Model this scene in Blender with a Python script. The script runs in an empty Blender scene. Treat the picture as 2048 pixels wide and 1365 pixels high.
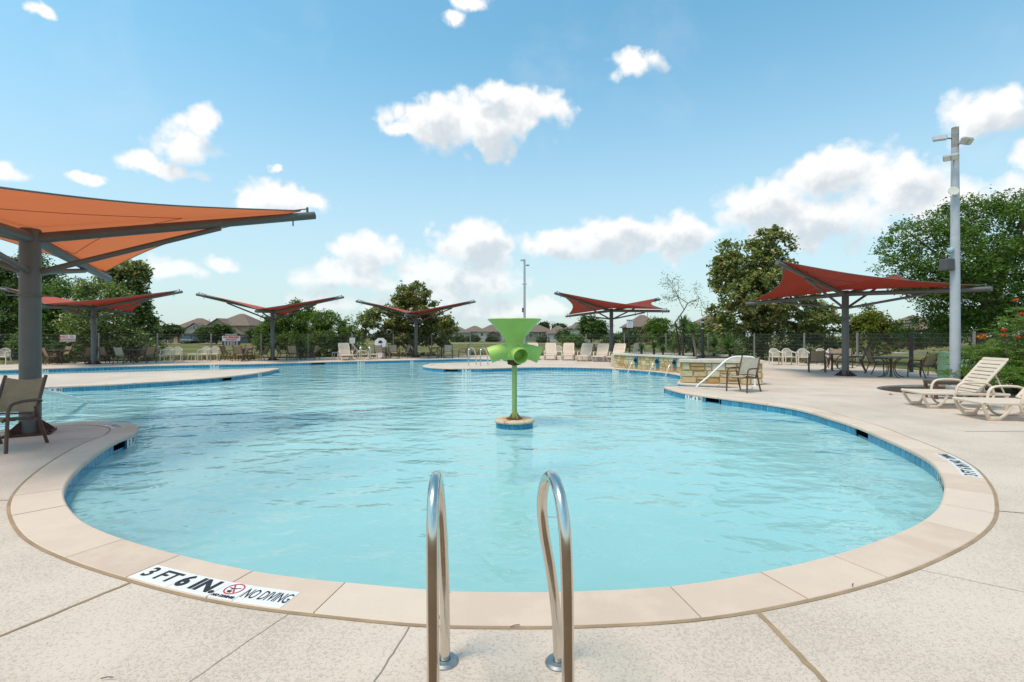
import bpy, bmesh, math, random
import numpy as np
from mathutils import Vector, Matrix
from mathutils.geometry import delaunay_2d_cdt

random.seed(7)
rng = np.random.default_rng(7)
S = bpy.context.scene
COL = S.collection
R = math.radians
PI = math.pi

# ------------------------------------------------------------------ camera
CAM_H, FPX, HZ = 1.5, 1000.0, 672.0
cam = bpy.data.cameras.new('camera')
cam.sensor_width = 36.0
cam.lens = 36.0 * FPX / 2048.0
cam.shift_y = -(682.5 - HZ) / 2048.0
cam.clip_start = 0.05
cam.clip_end = 6000
cam_o = bpy.data.objects.new('camera', cam)
COL.objects.link(cam_o)
cam_o.location = (0, 0, CAM_H)
cam_o.rotation_euler = (R(90), 0, 0)
S.camera = cam_o
S.render.resolution_x, S.render.resolution_y = 1024, 682


def g(u, v, z=0.0):
    """point of the horizontal plane z seen at photo pixel (u, v)"""
    d = FPX * (CAM_H - z) / (v - HZ)
    return ((u - 1024.0) * d / FPX, d)


def xd(u, d):
    return (u - 1024.0) * d / FPX


# ------------------------------------------------------------------ world, sun, exposure
SUN_ELEV, SUN_DIR = 66.0, (-0.80, -0.60)
EXPOSURE = 0.96
S.render.engine = 'CYCLES'
S.cycles.use_denoising = True
S.cycles.max_bounces = 8
S.cycles.transparent_max_bounces = 12
S.cycles.caustics_reflective = False
S.cycles.caustics_refractive = False
S.view_settings.view_transform = 'Standard'
S.view_settings.look = 'None'
S.view_settings.gamma = 1.0
S.view_settings.use_curve_mapping = False
S.view_settings.exposure = EXPOSURE


class NT:
    """small helper to write node trees"""
    def __init__(self, tree):
        self.t = tree
        self.n = tree.nodes
        self.l = tree.links

    def node(self, typ, **kw):
        n = self.n.new(typ)
        for k, v in kw.items():
            setattr(n, k, v)
        return n

    def link(self, a, b):
        self.l.new(a, b)

    def put(self, sock, v):
        if hasattr(v, 'is_output') or isinstance(v, bpy.types.NodeSocket):
            self.l.new(v, sock)
        else:
            sock.default_value = v

    def math(self, op, a, b=None, c=None, clamp=False):
        n = self.node('ShaderNodeMath', operation=op)
        n.use_clamp = clamp
        self.put(n.inputs[0], a)
        if b is not None:
            self.put(n.inputs[1], b)
        if c is not None:
            self.put(n.inputs[2], c)
        return n.outputs[0]

    def vmath(self, op, a, b=None, c=None, out=0):
        n = self.node('ShaderNodeVectorMath', operation=op)
        self.put(n.inputs[0], a)
        if b is not None:
            self.put(n.inputs[1], b)
        if c is not None:
            self.put(n.inputs[2], c)
        return n.outputs[out]

    def noise(self, vec, scale, detail=4.0, rough=0.55, dist=0.0):
        n = self.node('ShaderNodeTexNoise')
        if vec is not None:
            self.link(vec, n.inputs['Vector'])
        n.inputs['Scale'].default_value = scale
        n.inputs['Detail'].default_value = detail
        n.inputs['Roughness'].default_value = rough
        n.inputs['Distortion'].default_value = dist
        return n.outputs['Fac']

    def smooth(self, x, lo, hi, a=0.0, b=1.0):
        n = self.node('ShaderNodeMapRange', interpolation_type='SMOOTHSTEP')
        self.put(n.inputs[0], x)
        n.inputs[1].default_value = lo
        n.inputs[2].default_value = hi
        n.inputs[3].default_value = a
        n.inputs[4].default_value = b
        return n.outputs[0]

    def lin(self, x, lo, hi, a=0.0, b=1.0):
        n = self.node('ShaderNodeMapRange')
        self.put(n.inputs[0], x)
        n.inputs[1].default_value = lo
        n.inputs[2].default_value = hi
        n.inputs[3].default_value = a
        n.inputs[4].default_value = b
        return n.outputs[0]

    def mix(self, f, a, b, blend='MIX'):
        n = self.node('ShaderNodeMix', data_type='RGBA', blend_type=blend)
        self.put(n.inputs[0], f)
        self.put(n.inputs[6], c4(a) if isinstance(a, tuple) else a)
        self.put(n.inputs[7], c4(b) if isinstance(b, tuple) else b)
        return n.outputs[2]

    def ramp(self, x, stops):
        n = self.node('ShaderNodeValToRGB')
        e = n.color_ramp.elements
        e[0].position, e[0].color = stops[0][0], c4(stops[0][1])
        e[1].position, e[1].color = stops[-1][0], c4(stops[-1][1])
        for p, c in stops[1:-1]:
            k = e.new(p)
            k.color = c4(c)
        self.put(n.inputs[0], x)
        return n.outputs[0]


def c4(c):
    return (c[0], c[1], c[2], 1.0)


W = bpy.data.worlds.new('World')
S.world = W
W.use_nodes = True
W.node_tree.nodes.clear()
w = NT(W.node_tree)
sky = w.node('ShaderNodeTexSky', sky_type='NISHITA')
sky.sun_disc = False
sky.sun_elevation = R(SUN_ELEV)
sky.sun_rotation = math.atan2(SUN_DIR[0], SUN_DIR[1])
sky.altitude = 200
sky.air_density = 1.0
sky.dust_density = 1.2
sky.ozone_density = 2.2
tc = w.node('ShaderNodeTexCoord')
dirv = w.vmath('NORMALIZE', tc.outputs['Generated'])
sep = w.node('ShaderNodeSeparateXYZ')
w.link(dirv, sep.inputs[0])
az = w.math('ARCTAN2', sep.outputs[0], sep.outputs[1])
el = w.math('ARCSINE', sep.outputs[2])
q = w.node('ShaderNodeCombineXYZ')
w.link(az, q.inputs[0])
w.link(el, q.inputs[1])
# uneven outlines: the cloud field is looked up at a wavering place
nw = w.node('ShaderNodeTexNoise')
w.link(dirv, nw.inputs['Vector'])
nw.inputs['Scale'].default_value = 9.0
nw.inputs['Detail'].default_value = 5.0
nw.inputs['Roughness'].default_value = 0.6
warp = w.vmath('MULTIPLY_ADD', nw.outputs['Color'], (0.075, 0.055, 0.0), (-0.0375, -0.0275, 0.0))
qw = w.vmath('ADD', q.outputs[0], warp)
CLOUDS = [(880, 240, 95, 46), (965, 255, 110, 48), (1065, 215, 85, 38), (985, 190, 40, 22), (815, 262, 44, 15),
          (365, 295, 75, 42), (295, 322, 62, 22), (396, 250, 30, 30), (345, 335, 85, 20),
          (565, 402, 105, 34), (640, 405, 36, 26), (500, 395, 30, 18), (10, 342, 40, 20), (150, 347, 36, 13),
          (350, 537, 75, 18), (455, 530, 48, 18),
          (745, 510, 78, 34), (955, 495, 80, 52), (700, 560, 130, 30), (890, 562, 160, 44), (980, 572, 60, 34),
          (860, 612, 260, 22), (1130, 490, 78, 30), (1230, 477, 105, 42), (1345, 472, 115, 44),
          (1515, 402, 95, 48), (1660, 345, 90, 46), (1790, 360, 120, 58), (1640, 435, 190, 52), (1890, 400, 150, 62),
          (1960, 240, 95, 50), (2010, 208, 46, 36), (2080, 305, 60, 34), (1275, 128, 50, 24), (935, 14, 44, 15),
          (905, 40, 30, 14), (48, 8, 36, 15), (546, 332, 16, 12), (1020, 620, 160, 20), (1560, 560, 150, 14)]


def azel(u, v):
    x = (u - 1024.0) / FPX
    return math.atan(x), math.atan((HZ - v) / FPX / math.hypot(1.0, x))


blobs = []
for (u, v, ru, rv) in CLOUDS:
    a, e = azel(u, v)
    k = math.cos(a)
    blobs.append((a, e, ru / FPX * k * k * 1.12, rv / FPX * k * 1.15))
rc = random.Random(11)
for i in range(16):                      # the same kind of cloud all the way round the horizon
    a = R(62 + 236 * (i + 0.5) / 16 + rc.uniform(-6, 6))
    a = a if a < PI else a - 2 * PI
    blobs.append((a, R(rc.uniform(7, 38)), rc.uniform(.09, .2), rc.uniform(.03, .06)))


def cloud_field(qv):
    fd = None
    for (a, e, ra, re) in blobs:
        p = w.vmath('MULTIPLY_ADD', qv, (1 / ra, 1 / re, 0), (-a / ra, -e / re, 0))
        d = w.vmath('LENGTH', p, out=1)
        fd = d if fd is None else w.math('SMOOTH_MIN', fd, d, 0.25)
    return fd


nf = w.noise(dirv, 15.0, 12.0, 0.68)


def billow(scale):
    v = w.node('ShaderNodeTexVoronoi', feature='SMOOTH_F1')
    w.link(w.vmath('ADD', dirv, warp), v.inputs['Vector'])
    v.inputs['Scale'].default_value = scale
    v.inputs['Smoothness'].default_value = 0.35
    return v.outputs['Distance']


wob = w.math('MULTIPLY_ADD', nf, 1.25, -0.66)
wob = w.math('ADD', wob, w.math('ADD', w.math('MULTIPLY_ADD', billow(17.0), 0.75, -0.30), w.math('MULTIPLY_ADD', billow(43.0), 0.42, -0.17)))
fld = w.math('ADD', cloud_field(qw), wob)
cov = w.math('MULTIPLY', w.smooth(fld, 1.16, 0.60), w.lin(el, 0.02, 0.22, 0.62, 1.0))
# thin veil
nv = w.noise(dirv, 5.0, 6.0, 0.6, 0.4)
cov = w.math('MAXIMUM', cov, w.math('MULTIPLY', w.smooth(nv, 0.55, 0.8), 0.10))
# cumulus are lit from above: the more cloud stands over a spot, the greyer it is
over = w.math('ADD', cloud_field(w.vmath('ADD', qw, (-0.012, 0.030, 0.0))), wob)
ns = w.noise(dirv, 11.0, 6.0, 0.62)
grey = w.math('MULTIPLY', w.smooth(over, 1.05, 0.35), w.smooth(ns, 0.25, 0.58))
CLOUD_WHITE, CLOUD_GREY = (4.5, 4.47, 4.43), (2.85, 3.15, 3.4)
ccol = w.mix(grey, CLOUD_WHITE, CLOUD_GREY)
skyc = w.mix(1.0, sky.outputs[0], (0.76, 1.16, 1.01), 'MULTIPLY')
# pale air towards the horizon, all round
hz = w.smooth(sep.outputs[2], 0.56, -0.02)
skyc = w.mix(w.math('MULTIPLY', hz, 0.80), skyc, (2.85, 3.08, 3.28))
full = w.mix(cov, skyc, ccol)
bg = w.node('ShaderNodeBackground')
w.link(full, bg.inputs[0])
bg.inputs[1].default_value = 0.12
wo = w.node('ShaderNodeOutputWorld')
w.link(bg.outputs[0], wo.inputs[0])
W.cycles.sampling_method = 'MANUAL'
W.cycles.sample_map_resolution = 512

sun = bpy.data.lights.new('sun', 'SUN')
sun.energy = 1.5
sun.angle = R(18)
sun.color = (1.0, 0.80, 0.665)
sun_o = bpy.data.objects.new('sun', sun)
COL.objects.link(sun_o)
sl = math.hypot(*SUN_DIR)
sv = Vector((SUN_DIR[0] / sl * math.cos(R(SUN_ELEV)), SUN_DIR[1] / sl * math.cos(R(SUN_ELEV)), math.sin(R(SUN_ELEV))))
sun_o.rotation_euler = sv.to_track_quat('Z', 'Y').to_euler()
sun_o.location = (0, -5, 30)


# ------------------------------------------------------------------ materials
def newmat(name):
    m = bpy.data.materials.new(name)
    m.use_nodes = True
    m.node_tree.nodes.clear()
    return m, NT(m.node_tree)


def finish(nt, shader):
    o = nt.node('ShaderNodeOutputMaterial')
    nt.link(shader, o.inputs[0])


def principled(nt, col, rough=0.6, metal=0.0, normal=None, spec=0.5, coat=0.0):
    b = nt.node('ShaderNodeBsdfPrincipled')
    nt.put(b.inputs['Base Color'], c4(col) if isinstance(col, tuple) else col)
    nt.put(b.inputs['Roughness'], rough)
    b.inputs['Metallic'].default_value = metal
    b.inputs['Specular IOR Level'].default_value = spec
    b.inputs['Coat Weight'].default_value = coat
    if normal is not None:
        nt.link(normal, b.inputs['Normal'])
    return b.outputs[0]


def bump(nt, h, strength=0.3, dist=0.01):
    b = nt.node('ShaderNodeBump')
    b.inputs['Strength'].default_value = strength
    b.inputs['Distance'].default_value = dist
    nt.link(h, b.inputs['Height'])
    return b.outputs[0]


def objco(nt):
    return nt.node('ShaderNodeTexCoord').outputs['Object']


def worldpos(nt):
    return nt.node('ShaderNodeNewGeometry').outputs['Position']


def simple(name, col, rough=0.55, metal=0.0, var=0.12, scale=6.0, bmp=0.0, spec=0.5, dirt=None, coat=0.0, objvar=0.0):
    """plain surface with grain, patchy wear and a little relief"""
    m, n = newmat(name)
    co = objco(n)
    a = n.noise(co, scale, 6.0, 0.6)
    lo = tuple(c * (1 - var) for c in col)
    hi = tuple(min(1, c * (1 + var)) for c in col)
    c = n.mix(n.lin(a, 0.3, 0.7), lo, hi)
    if objvar:
        oi = n.node('ShaderNodeObjectInfo')
        c = n.mix(1.0, c, n.ramp(oi.outputs['Random'], [(0, (1 - objvar,) * 3), (1, (1 + objvar,) * 3)]), 'MULTIPLY')
    if dirt:
        b = n.noise(co, scale * 0.35, 5.0, 0.65)
        c = n.mix(n.smooth(b, 0.52, 0.72, 0, 0.7), c, dirt)
    rr = n.lin(a, 0.3, 0.7, max(0, rough - .08), min(1, rough + .08))
    nm = bump(n, n.noise(co, scale * 12, 3.0), bmp, 0.004) if bmp else None
    finish(n, principled(n, c, rr, metal, nm, spec, coat))
    return m


# ------------------------------------------------------------------ mesh helpers
class MB:
    def __init__(self):
        self.v, self.f = [], []

    def add(self, vs, fs):
        b = len(self.v)
        self.v += [tuple(p) for p in vs]
        self.f += [tuple(i + b for i in f) for f in fs]
        return self

    def box(self, x0, x1, y0, y1, z0, z1, M=None):
        vs = [(x, y, z) for z in (z0, z1) for y in (y0, y1) for x in (x0, x1)]
        if M is not None:
            vs = [M @ Vector(p) for p in vs]
        return self.add(vs, [(0, 2, 3, 1), (4, 5, 7, 6), (0, 1, 5, 4), (2, 6, 7, 3), (0, 4, 6, 2), (1, 3, 7, 5)])

    def rbox(self, x0, x1, y0, y1, z0, z1, r=0.01, M=None):
        """box with chamfered edges"""
        r = min(r, (x1 - x0) / 2.01, (y1 - y0) / 2.01, (z1 - z0) / 2.01)
        bm = bmesh.new()
        bmesh.ops.create_cube(bm, size=1.0)
        for q_ in bm.verts:
            q_.co = Vector(((x0 + x1) / 2 + q_.co.x * (x1 - x0), (y0 + y1) / 2 + q_.co.y * (y1 - y0), (z0 + z1) / 2 + q_.co.z * (z1 - z0)))
        bmesh.ops.bevel(bm, geom=bm.edges[:], offset=r, segments=1, affect='EDGES', profile=0.5)
        self.addbm(bm, M)
        bm.free()
        return self

    def addbm(self, bm, M=None):
        bm.verts.index_update()
        vs = [(M @ q_.co if M is not None else q_.co.copy()) for q_ in bm.verts]
        return self.add(vs, [[x.index for x in f.verts] for f in bm.faces])

    def tube(self, path, r, n=8, cap=True, sx=1.0):
        P = [Vector(p) for p in path]
        m = len(P)
        rs = r if isinstance(r, (list, tuple)) else [r] * m
        T = []
        for i in range(m):
            a = P[min(i + 1, m - 1)] - P[max(i - 1, 0)]
            T.append(a.normalized() if a.length > 1e-9 else Vector((0, 0, 1)))
        ref = Vector((0, 0, 1)) if abs(T[0].z) < 0.9 else Vector((1, 0, 0))
        N = (ref - T[0] * ref.dot(T[0])).normalized()
        vs, fs = [], []
        for i in range(m):
            N = (N - T[i] * N.dot(T[i]))
            N = N.normalized() if N.length > 1e-6 else T[i].orthogonal().normalized()
            B = T[i].cross(N)
            for k in range(n):
                a = 2 * PI * k / n
                vs.append(P[i] + (N * math.cos(a) * sx + B * math.sin(a)) * rs[i])
        for i in range(m - 1):
            for k in range(n):
                k2 = (k + 1) % n
                fs.append((i * n + k, i * n + k2, (i + 1) * n + k2, (i + 1) * n + k))
        if cap:
            fs.append(tuple(reversed(range(n))))
            fs.append(tuple((m - 1) * n + k for k in range(n)))
        return self.add(vs, fs)

    def lathe(self, prof, n=24, M=None, close=False):
        """revolve (r, z) profile round z"""
        vs, fs = [], []
        m = len(prof)
        for (r_, z_) in prof:
            for k in range(n):
                a = 2 * PI * k / n
                vs.append(Vector((r_ * math.cos(a), r_ * math.sin(a), z_)))
        for i in range(m - 1 + (1 if close else 0)):
            j = (i + 1) % m
            for k in range(n):
                k2 = (k + 1) % n
                fs.append((i * n + k, i * n + k2, j * n + k2, j * n + k))
        if not close:
            if prof[0][0] > 1e-6:
                fs.append(tuple(reversed(range(n))))
            if prof[-1][0] > 1e-6:
                fs.append(tuple((m - 1) * n + k for k in range(n)))
        if M is not None:
            vs = [M @ q_ for q_ in vs]
        return self.add(vs, fs)

    def prism(self, poly, z0, z1, M=None):
        n = len(poly)
        vs = [Vector((p[0], p[1], z0)) for p in poly] + [Vector((p[0], p[1], z1)) for p in poly]
        if M is not None:
            vs = [M @ q_ for q_ in vs]
        fs = [tuple(reversed(range(n))), tuple(range(n, 2 * n))]
        fs += [(i, (i + 1) % n, n + (i + 1) % n, n + i) for i in range(n)]
        return self.add(vs, fs)

    def sheet(self, rows, thick=0.0):
        """grid of points, rows of equal length; optional thickness along the normal"""
        nr, nc = len(rows), len(rows[0])
        P = [[Vector(p) for p in r_] for r_ in rows]
        vs = [p for r_ in P for p in r_]
        fs = [(i * nc + j, i * nc + j + 1, (i + 1) * nc + j + 1, (i + 1) * nc + j) for i in range(nr - 1) for j in range(nc - 1)]
        if thick:
            off = []
            for i in range(nr):
                for j in range(nc):
                    a = P[min(i + 1, nr - 1)][j] - P[max(i - 1, 0)][j]
                    b = P[i][min(j + 1, nc - 1)] - P[i][max(j - 1, 0)]
                    nn = b.cross(a)
                    nn = nn.normalized() if nn.length > 1e-9 else Vector((0, 0, 1))
                    off.append(P[i][j] + nn * thick)
            k = nr * nc
            vs += off
            fs += [tuple(k + q_ for q_ in reversed(f)) for f in fs[:]]
            rim = [j for j in range(nc)] + [i * nc + nc - 1 for i in range(1, nr)] + \
                  [(nr - 1) * nc + j for j in range(nc - 2, -1, -1)] + [i * nc for i in range(nr - 2, 0, -1)]
            for a, b in zip(rim, rim[1:] + rim[:1]):
                fs.append((b, a, k + a, k + b))
        return self.add(vs, fs)

    def mesh(self, name, mat, smooth=False):
        me = bpy.data.meshes.new(name)
        me.from_pydata([tuple(p) for p in self.v], [], [tuple(f) for f in self.f])
        me.materials.append(mat)
        bm = bmesh.new()
        bm.from_mesh(me)
        bmesh.ops.recalc_face_normals(bm, faces=bm.faces[:])
        bm.to_mesh(me)
        bm.free()
        if smooth:
            me.shade_smooth()
            try:
                me.set_sharp_from_angle(angle=R(smooth if smooth is not True else 40))
            except Exception:
                pass
        me.update()
        return me

    def build(self, name, mat, parent=None, smooth=False, loc=None, rotz=0.0):
        return link(name, self.mesh(name, mat, smooth), parent, loc, rotz)


def link(name, data, parent=None, loc=None, rotz=0.0):
    o = bpy.data.objects.new(name, data)
    COL.objects.link(o)
    if parent is not None:
        o.parent = parent
    if loc is not None:
        o.location = loc
    if rotz:
        o.rotation_euler = (0, 0, rotz)
    return o


def tag(o, label=None, cat=None, group=None, kind=None):
    for k, v in (('label', label), ('category', cat), ('group', group), ('kind', kind)):
        if v:
            o[k] = v
    return o


def thing(name, label, cat, loc=(0, 0, 0), deg=0.0, group=None):
    o = bpy.data.objects.new(name, None)
    o.empty_display_size = 0.2
    COL.objects.link(o)
    o.location = loc
    o.rotation_euler = (0, 0, R(deg))
    return tag(o, label, cat, group)


def setting(name):
    o = bpy.data.objects.new(name, None)
    COL.objects.link(o)
    o['kind'] = 'structure'
    return o


KIDS = {}


def copy_tree(o, parent=None):
    c = o.copy()
    COL.objects.link(c)
    c.parent = parent
    for ch in list(o.children):
        copy_tree(ch, c)
    return c


def again(root, loc, deg, label, group=None, scale=None):
    """another one of a thing: copied with its parts, placed and described anew"""
    c = copy_tree(root)
    c.location = loc
    c.rotation_euler = (0, 0, R(deg))
    c['label'] = label
    if group:
        c['group'] = group
    if scale:
        c.scale = scale
    return c


def arc(cx, cy, r, a0, a1, n):
    return [(cx + r * math.cos(a0 + (a1 - a0) * i / n), cy + r * math.sin(a0 + (a1 - a0) * i / n)) for i in range(n + 1)]


def catmull(P, n=8, closed=False):
    P = [Vector(p) for p in P]
    m = len(P)
    out = []
    for i in range(m if closed else m - 1):
        if closed:
            a, b, c, d = P[(i - 1) % m], P[i], P[(i + 1) % m], P[(i + 2) % m]
        else:
            a, b, c, d = P[max(i - 1, 0)], P[i], P[i + 1], P[min(i + 2, m - 1)]
        # centripetal
        t0 = 0.0
        t1 = t0 + max((b - a).length, 1e-6) ** 0.5
        t2 = t1 + max((c - b).length, 1e-6) ** 0.5
        t3 = t2 + max((d - c).length, 1e-6) ** 0.5
        for k in range(n):
            t = t1 + (t2 - t1) * k / n
            A1 = a * ((t1 - t) / (t1 - t0)) + b * ((t - t0) / (t1 - t0)) if (b - a).length > 1e-6 else b.copy()
            A2 = b * ((t2 - t) / (t2 - t1)) + c * ((t - t1) / (t2 - t1))
            A3 = c * ((t3 - t) / (t3 - t2)) + d * ((t - t2) / (t3 - t2)) if (d - c).length > 1e-6 else c.copy()
            B1 = A1 * ((t2 - t) / (t2 - t0)) + A2 * ((t - t0) / (t2 - t0))
            B2 = A2 * ((t3 - t) / (t3 - t1)) + A3 * ((t - t1) / (t3 - t1))
            out.append(B1 * ((t2 - t) / (t2 - t1)) + B2 * ((t - t1) / (t2 - t1)))
    if not closed:
        out.append(P[-1])
    return out


def text(body, size, mat, parent, M, name='lettering', bold=0.0, align='CENTER', thick=0.0008, sx=1.0, font_space=1.0):
    cu = bpy.data.curves.new(name, 'FONT')
    cu.body = body
    cu.size = size
    cu.align_x = align
    cu.align_y = 'CENTER'
    cu.offset = bold
    cu.extrude = thick
    cu.resolution_u = 3
    cu.space_character = font_space
    tmp = bpy.data.objects.new('tmp', cu)
    COL.objects.link(tmp)
    dg = bpy.context.evaluated_depsgraph_get()
    me = bpy.data.meshes.new_from_object(tmp.evaluated_get(dg))
    me.name = name
    me.materials.clear()
    me.materials.append(mat)
    bpy.data.objects.remove(tmp)
    bpy.data.curves.remove(cu)
    o = bpy.data.objects.new(name, me)
    COL.objects.link(o)
    o.parent = parent
    o.matrix_local = M @ Matrix.Diagonal((sx, 1, 1, 1))
    return o


def frame(origin, x, y):
    """4x4 whose local x, y lie along the given directions"""
    x = Vector(x).normalized()
    y = Vector(y).normalized()
    z = x.cross(y)
    M = Matrix((x, y, z)).transposed().to_4x4()
    M.translation = Vector(origin)
    return M
# ------------------------------------------------------------------ setting materials
def m_deck():
    m, n = newmat('sprayed_deck')
    co = worldpos(n)
    big = n.noise(co, 0.9, 4.0, 0.55)
    fine = n.noise(co, 62.0, 3.0, 0.62, 1.1)
    fine2 = n.noise(co, 130.0, 2.0, 0.5)
    th = n.math('ADD', fine, n.math('MULTIPLY_ADD', big, 0.34, -0.17))
    pit = n.smooth(th, 0.515, 0.60)
    pit = n.math('MULTIPLY', pit, n.smooth(fine2, 0.28, 0.52))
    grime = n.noise(co, 0.45, 7.0, 0.66)
    top = n.mix(n.smooth(grime, 0.35, 0.7), (0.645, 0.53, 0.43), (0.565, 0.46, 0.37))
    c = n.mix(n.math('MULTIPLY', pit, 0.54), top, (0.37, 0.295, 0.23))
    # grey-brown water marks lying on the far deck
    st = n.noise(n.vmath('MULTIPLY', co, (0.55, 1.7, 1.0)), 1.1, 5.0, 0.6)
    c = n.mix(n.smooth(st, 0.60, 0.72, 0, 0.42), c, (0.30, 0.265, 0.22))
    h = n.math('SUBTRACT', n.math('MULTIPLY', fine2, 0.25), pit)
    finish(n, principled(n, c, 0.82, 0, bump(n, h, 0.5, 0.0025), 0.3))
    return m


def m_coping():
    m, n = newmat('pink_cast_coping')
    co = worldpos(n)
    oi = n.node('ShaderNodeObjectInfo')
    a = n.noise(co, 3.0, 5.0, 0.6)
    b = n.noise(co, 60.0, 3.0, 0.6)
    c = n.ramp(oi.outputs['Random'], [(0, (0.575, 0.43, 0.33)), (0.5, (0.625, 0.48, 0.375)), (1, (0.655, 0.525, 0.42))])
    c = n.mix(n.smooth(a, 0.42, 0.66, 0, 0.5), c, (0.70, 0.55, 0.42))
    c = n.mix(n.smooth(b, 0.55, 0.75, 0, 0.28), c, (0.46, 0.36, 0.29))
    finish(n, principled(n, c, 0.72, 0, bump(n, b, 0.25, 0.0015), 0.35))
    return m


def m_tile():
    m, n = newmat('blue_glazed_tile')
    oi = n.node('ShaderNodeObjectInfo')
    co = worldpos(n)
    c = n.ramp(oi.outputs['Random'], [(0, (0.022, 0.185, 0.32)), (0.6, (0.03, 0.225, 0.375)), (1, (0.045, 0.28, 0.43))])
    c = n.mix(n.smooth(n.noise(co, 14.0, 4.0), 0.45, 0.7, 0, 0.35), c, (0.07, 0.34, 0.47))
    finish(n, principled(n, c, 0.22, 0, bump(n, n.noise(co, 25.0, 2.0), 0.12, 0.003), 0.5))
    return m


def m_water():
    m, n = newmat('pool_water')
    co = worldpos(n)
    a = n.noise(n.vmath('MULTIPLY', co, (0.62, 1.0, 1.0)), 1.15, 2.0, 0.5, 0.5)
    b = n.noise(n.vmath('MULTIPLY', co, (0.75, 1.0, 1.0)), 3.6, 2.0, 0.5, 0.35)
    c = n.noise(co, 11.0, 2.0, 0.5)
    h = n.math('ADD', n.math('MULTIPLY', a, 1.0), n.math('ADD', n.math('MULTIPLY', b, 0.36), n.math('MULTIPLY', c, 0.05)))
    nm = bump(n, h, 1.0, WAVE)
    fr = n.node('ShaderNodeFresnel')
    fr.inputs['IOR'].default_value = 1.33
    n.link(nm, fr.inputs['Normal'])
    tr = n.node('ShaderNodeBsdfTransparent')
    tr.inputs[0].default_value = (0.86, 0.98, 0.985, 1)
    gl = n.node('ShaderNodeBsdfGlossy')
    gl.inputs['Roughness'].default_value = 0.015
    n.link(nm, gl.inputs['Normal'])
    mx = n.node('ShaderNodeMixShader')
    n.link(fr.outputs[0], mx.inputs[0])
    n.link(tr.outputs[0], mx.inputs[1])
    n.link(gl.outputs[0], mx.inputs[2])
    # a little of the light is scattered back by the water itself
    df = n.node('ShaderNodeBsdfDiffuse')
    df.inputs[0].default_value = (0.37, 0.66, 0.665, 1)
    body = n.node('ShaderNodeMixShader')
    lw_ = n.node('ShaderNodeLayerWeight')       # a slanting ray runs longer through the water
    n.link(n.lin(lw_.outputs['Facing'], 0.55, 0.90, 0.30, 0.88), body.inputs[0])
    n.link(tr.outputs[0], body.inputs[1])
    n.link(df.outputs[0], body.inputs[2])
    n.link(body.outputs[0], mx.inputs[1])
    finish(n, mx.outputs[0])
    return m


WAVE = 0.078
M = {}
M['deck'] = m_deck()
M['coping'] = m_coping()
M['tile'] = m_tile()
M['water'] = m_water()
M['grout'] = simple('pale_grout', (0.58, 0.66, 0.68), 0.8, var=0.1)
M['plaster'] = simple('pool_plaster', (0.45, 0.715, 0.72), 0.7, var=0.05, scale=0.7)
M['dark_tile'] = simple('dark_step_tile', (0.02, 0.05, 0.16), 0.3)
M['sealant'] = simple('brown_sealant', (0.335, 0.225, 0.13), 0.75, var=0.2, scale=5, bmp=0.3)
M['crack'] = simple('dusty_crack', (0.26, 0.215, 0.165), 0.9)
M['white_tile'] = simple('white_ceramic', (0.78, 0.77, 0.75), 0.25, var=0.03)
M['black_ink'] = simple('black_print', (0.012, 0.012, 0.014), 0.5, var=0)
M['grey_ink'] = simple('worn_print', (0.13, 0.14, 0.17), 0.5, var=0)
M['red_ink'] = simple('red_print', (0.55, 0.02, 0.025), 0.5, var=0)
M['void'] = simple('dark_plastic', (0.008, 0.03, 0.045), 0.35)
M['mulch'] = simple('bark_mulch', (0.055, 0.036, 0.026), 0.95, var=0.6, scale=30, bmp=1.0)


def m_grass():
    m, n = newmat('dry_lawn')
    co = worldpos(n)
    a = n.noise(co, 0.11, 5.0, 0.6)
    b = n.noise(co, 1.7, 6.0, 0.65)
    s = n.node('ShaderNodeSeparateXYZ')
    n.link(co, s.inputs[0])
    c = n.mix(n.smooth(a, 0.36, 0.64), (0.125, 0.145, 0.038), (0.25, 0.205, 0.085))
    c = n.mix(n.smooth(b, 0.35, 0.7, 0, 0.6), c, (0.075, 0.095, 0.026))
    finish(n, principled(n, c, 0.95, 0, bump(n, n.noise(co, 22.0, 3.0), 0.8, 0.05), 0.1))
    return m


M['grass'] = m_grass()
M['concrete'] = simple('pale_concrete', (0.50, 0.47, 0.43), 0.9, var=0.1, scale=1.5)

# ------------------------------------------------------------------ outline of the pool (counter-clockwise from the near middle)
PX = [(1024, 1187.5), (1150, 1186), (1345, 1175), (1530, 1146), (1678, 1111), (1780, 1076), (1845, 1046), (1880, 1018),
      (1893, 983), (1891, 960), (1869, 926), (1821, 898), (1767, 874), (1714, 852), (1660, 835), (1607, 819.6),
      (1567, 812), (1500, 802.8), (1450, 796.3), (1409, 791.2), (1368, 785), (1344, 779.5)]
OUT = [g(*p) for p in PX]
OUT += [(4.47, 14.45), (4.50, 14.72), (4.78, 14.83), (5.4, 14.66), (6.22, 14.28), (6.42, 14.27), (6.68, 14.72), (6.66, 14.95),
        (6.0, 15.28), (5.35, 15.72), (5.30, 15.95), (5.9, 17.3), (6.55, 18.75), (6.46, 19.5)]
OUT += [g(*p) for p in [(1327, 744.6), (1286, 740.8), (1231, 737.2), (1204, 735.8), (1122, 734.2), (1060, 734.4), (1010, 735.6), (978, 736.6), (937, 737),
                        (896, 737), (869, 735.8), (850, 733.6)]]
OUT += [(-4.47, 25.2), (-4.42, 26.1)]
OUT += [g(*p) for p in [(862, 727.6), (910, 726.3), (960, 724.2)]]
OUT += [(-0.9, 29.6), (-0.55, 30.6), (-0.95, 31.6)]
OUT += [g(*p) for p in [(937, 717.6), (855, 719.2), (773, 721), (637, 724.2), (500, 727.8), (410, 729.2), (273, 731.8), (137, 735.8), (0, 740)]]
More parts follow.
